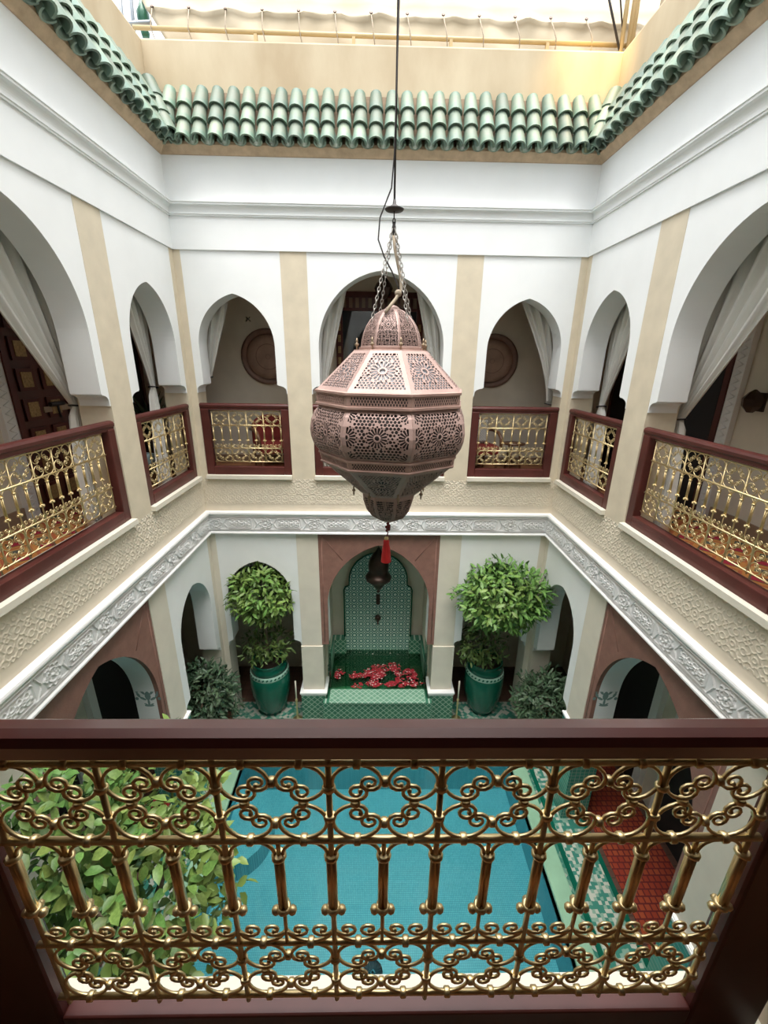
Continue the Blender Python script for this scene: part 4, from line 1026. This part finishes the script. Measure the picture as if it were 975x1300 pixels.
# ------------------------------------------------------------------ pool
pool = thing('swimming_pool', 'turquoise mosaic plunge pool filling the courtyard floor', 'pool', (0, 3.1, 0))
yb, yf = PY0-3.1, PY1-3.1
ZP = -.62
part('pool_floor', MB().box(PX0, PX1, yb, yf, ZP-.05, ZP), POOLT, pool)
part('pool_wall', MB().box(PX0-.05, PX0, yb, yf, ZP, -.02), POOLW, pool)
part('pool_wall', MB().box(PX1, PX1+.05, yb, yf, ZP, -.02), POOLW, pool)
part('pool_end', MB().box(PX0, PX1, yb-.05, yb, ZP, -.02), POOLT, pool)
part('pool_end', MB().box(PX0, PX1, yf, yf+.05, ZP, -.02), POOLT, pool)
part('entry_step', MB().lathe([(.0001, ZP+.30), (.55, ZP+.30), (.55, ZP)], 28, (PX0+.05, yf-.75, 0), False), POOLT, pool)
cp = [('coping', PX0-.22, PX0, yb-.22, yf+.22), ('coping', PX1, PX1+.22, yb-.22, yf+.22), ('coping', PX0, PX1, yb-.22, yb), ('coping', PX0, PX1, yf, yf+.22)]
for nm, x0, x1, y0, y1 in cp: bevel(part(nm, MB().box(x0, x1, y0, y1, -.15, .02), COPINGM, pool), .015, 2)
part('water', MB().box(PX0, PX1, yb, yf, -.065, -.06), WATER, pool)
em = MB().lathe([(.0001, .0), (.11, .0)], 24, (-.045, 2.83-3.1, ZP+.004)); part('mosaic_emblem', em, mat('pale emblem', (.42, .62, .62), .4), pool)
er = MB()
for k in range(15):
    a = PI*(-.22+1.44*k/14); er.tube([(-.045+.03*math.cos(a), -.285+.03*math.sin(a), ZP+.006), (-.045+.10*math.cos(a), -.275+.10*math.sin(a), ZP+.006)], .0022, 4)
er.tube([(-.045, -.30, ZP+.006), (-.02, -.275, ZP+.006), (-.045, -.25, ZP+.006), (-.07, -.275, ZP+.006), (-.045, -.30, ZP+.006)], .005, 4)
part('emblem_rays', er, POOLW, pool)

# ------------------------------------------------------------------ roof terrace: awning, frame, beyond
aw = thing('awning', 'cream canvas awning laced to a tube rail above the far parapet', 'awning', (0, 6.30, 8.9))
rng = np.random.RandomState(3)
prof = [(0.03, -.14), (.03, .0), (.04, .15), (.06, .30), (.09, .42), (.11, .50), (.12, .555), (.13, .585), (.17, .62), (.24, .74), (.32, .92)]
nx = 130; P = []
for i, (y, z) in enumerate(prof):
    row = []; xl = -2.18-.62*(z+.14)/.94
    for j in range(nx+1):
        q = j/nx; x = xl+(3.35-xl)*q; k = x/.42
        sag = -.030*abs(math.sin(PI*(k+.15)))*(1 if i in (5, 6, 7) else .3)
        wr = .014*math.sin(3.1*k+2*z*4)+.010*math.sin(11*x+9*z)+.006*math.sin(23*x-13*z)
        row.append((x, y+wr+(-.03 if i == 7 else 0), z+sag-.02*q))
    P.append(row)
o = part('canvas', MB().quad_grid(P), CANVAS, aw); so = o.modifiers.new('thick', 'SOLIDIFY'); so.thickness = .006
part('rail', MB().tube([(-2.75, -.06, .31), (3.0, -.06, .275)], .022, 10), TUBEY, aw)
for i in range(5): part('post', MB().box(-1.42+i*1.08-.018, -1.42+i*1.08+.018, -.08, -.045, -.10, .28), TUBEY, aw)
for i in range(13):
    x = -2.55+i*.405
    part('lacing_rope', MB().tube([(x-.03, .10, .575), (x-.015, .0, .44), (x, -.09, .30), (x+.02, -.03, .2), (x+.06, .01, -.08)], .006, 5), ROPE, aw)
    part('eyelet', MB().lathe([(.010, 0), (.018, .0), (.018, .008), (.010, .008)], 10, (0, 0, 0)), BRONZE, aw, loc=(x-.03, .095, .575), rot=(PI/2-.6, 0, 0))
# corner frame at the right
cf = aw; CX, CY = 2.62, -.15
for dx, dy in ((0, 0), (.10, .05), (.17, .12)): part('post', MB().tube([(CX+dx, CY+dy, 0), (CX+dx-.02, CY+dy, 1.4)], .024, 8), TUBEY, cf)
for q, r in (([(CX, CY, .15), (CX-.35, CY, .9)], .012), ([(CX, CY, .3), (CX-.25, CY+.02, 1.2)], .008)): part('brace', MB().tube(q, r, 6), IRON, cf)
sc_ = MB(); P = []
for i in range(8):
    z = -.1+i*.2; P.append([(2.95+.16*i/7+.02*math.sin(j*1.3+i), 6.25-4.2*j/30, z+8.95+.03*math.sin(j*.9)) for j in range(31)])
sc_.quad_grid(P); o = tag(link('side_awning', sc_.mesh('side_awning', CANVAS)), 'cream canvas side awning above the right parapet', 'awning'); so = o.modifiers.new('thick', 'SOLIDIFY'); so.thickness = .006
lf = thing('corner_post', 'grey pipe frame with a dark green glazed finial at far left roof corner', 'finial', (-2.80, 6.42, 8.9))
GP = mat('grey pipe', (.30, .32, .34), .4, .6)
for q, r in (([(-.30, -.02, .415), (.22, -.10, .40)], .022), ([(-.05, 0, -.1), (.02, 0, 1.2)], .020), ([(-.16, -.02, -.1), (-.10, -.02, 1.0)], .020)): part('pipe', MB().tube(q, r, 8), GP, lf)
part('finial', MB().lathe([(.035, .38), (.05, .43), (.03, .46), (.065, .53), (.068, .60), (.035, .66), (.012, .74)], 16, (.05, .12, 0)), FINIALG, lf)
bw = tag(link('roof_wall', MB().box(-6, -1.4, 9.2, 9.5, 8, 10.55).box(-6, -1.4, 9.17, 9.2, 10.46, 10.56).box(-3.3, -3.24, 9.16, 9.2, 8, 10.3).mesh('roof_wall', BLUEP)), 'pale blue painted roof wall beyond the far left corner', 'wall')  # blue roof structure, also put in to cover overbright sky
# warm lamp fixed to the right-hand frame, above the parapet corner
fl = thing('flood_lamp', 'warm lamp fixed above the far right corner of the parapet', 'lamp', (2.30, 5.55, 9.55))
part('housing', MB().lathe([(.03, .10), (.07, .08), (.10, 0)], 14), BRONZE, fl); part('bulb', MB().sphere((0, 0, .02), .035, 10, 7), BULBM, fl)
part('bracket', MB().tube([(0, 0, .1), (.2, .3, .2), (.3, .6, .25)], .012, 6), IRON, fl)
ld = bpy.data.lights.new('flood_lamp_light', 'SPOT'); ld.energy = 42; ld.color = (1, .68, .25); ld.spot_size = 1.5; ld.spot_blend = 1; ld.shadow_soft_size = .05
lo = bpy.data.objects.new('flood_lamp_light', ld); COL.objects.link(lo); lo.location = (2.28, 5.56, 9.48)
lo.rotation_euler = (Vector((2.25, 6.0, 8.85))-Vector(lo.location)).to_track_quat('-Z', 'Y').to_euler()
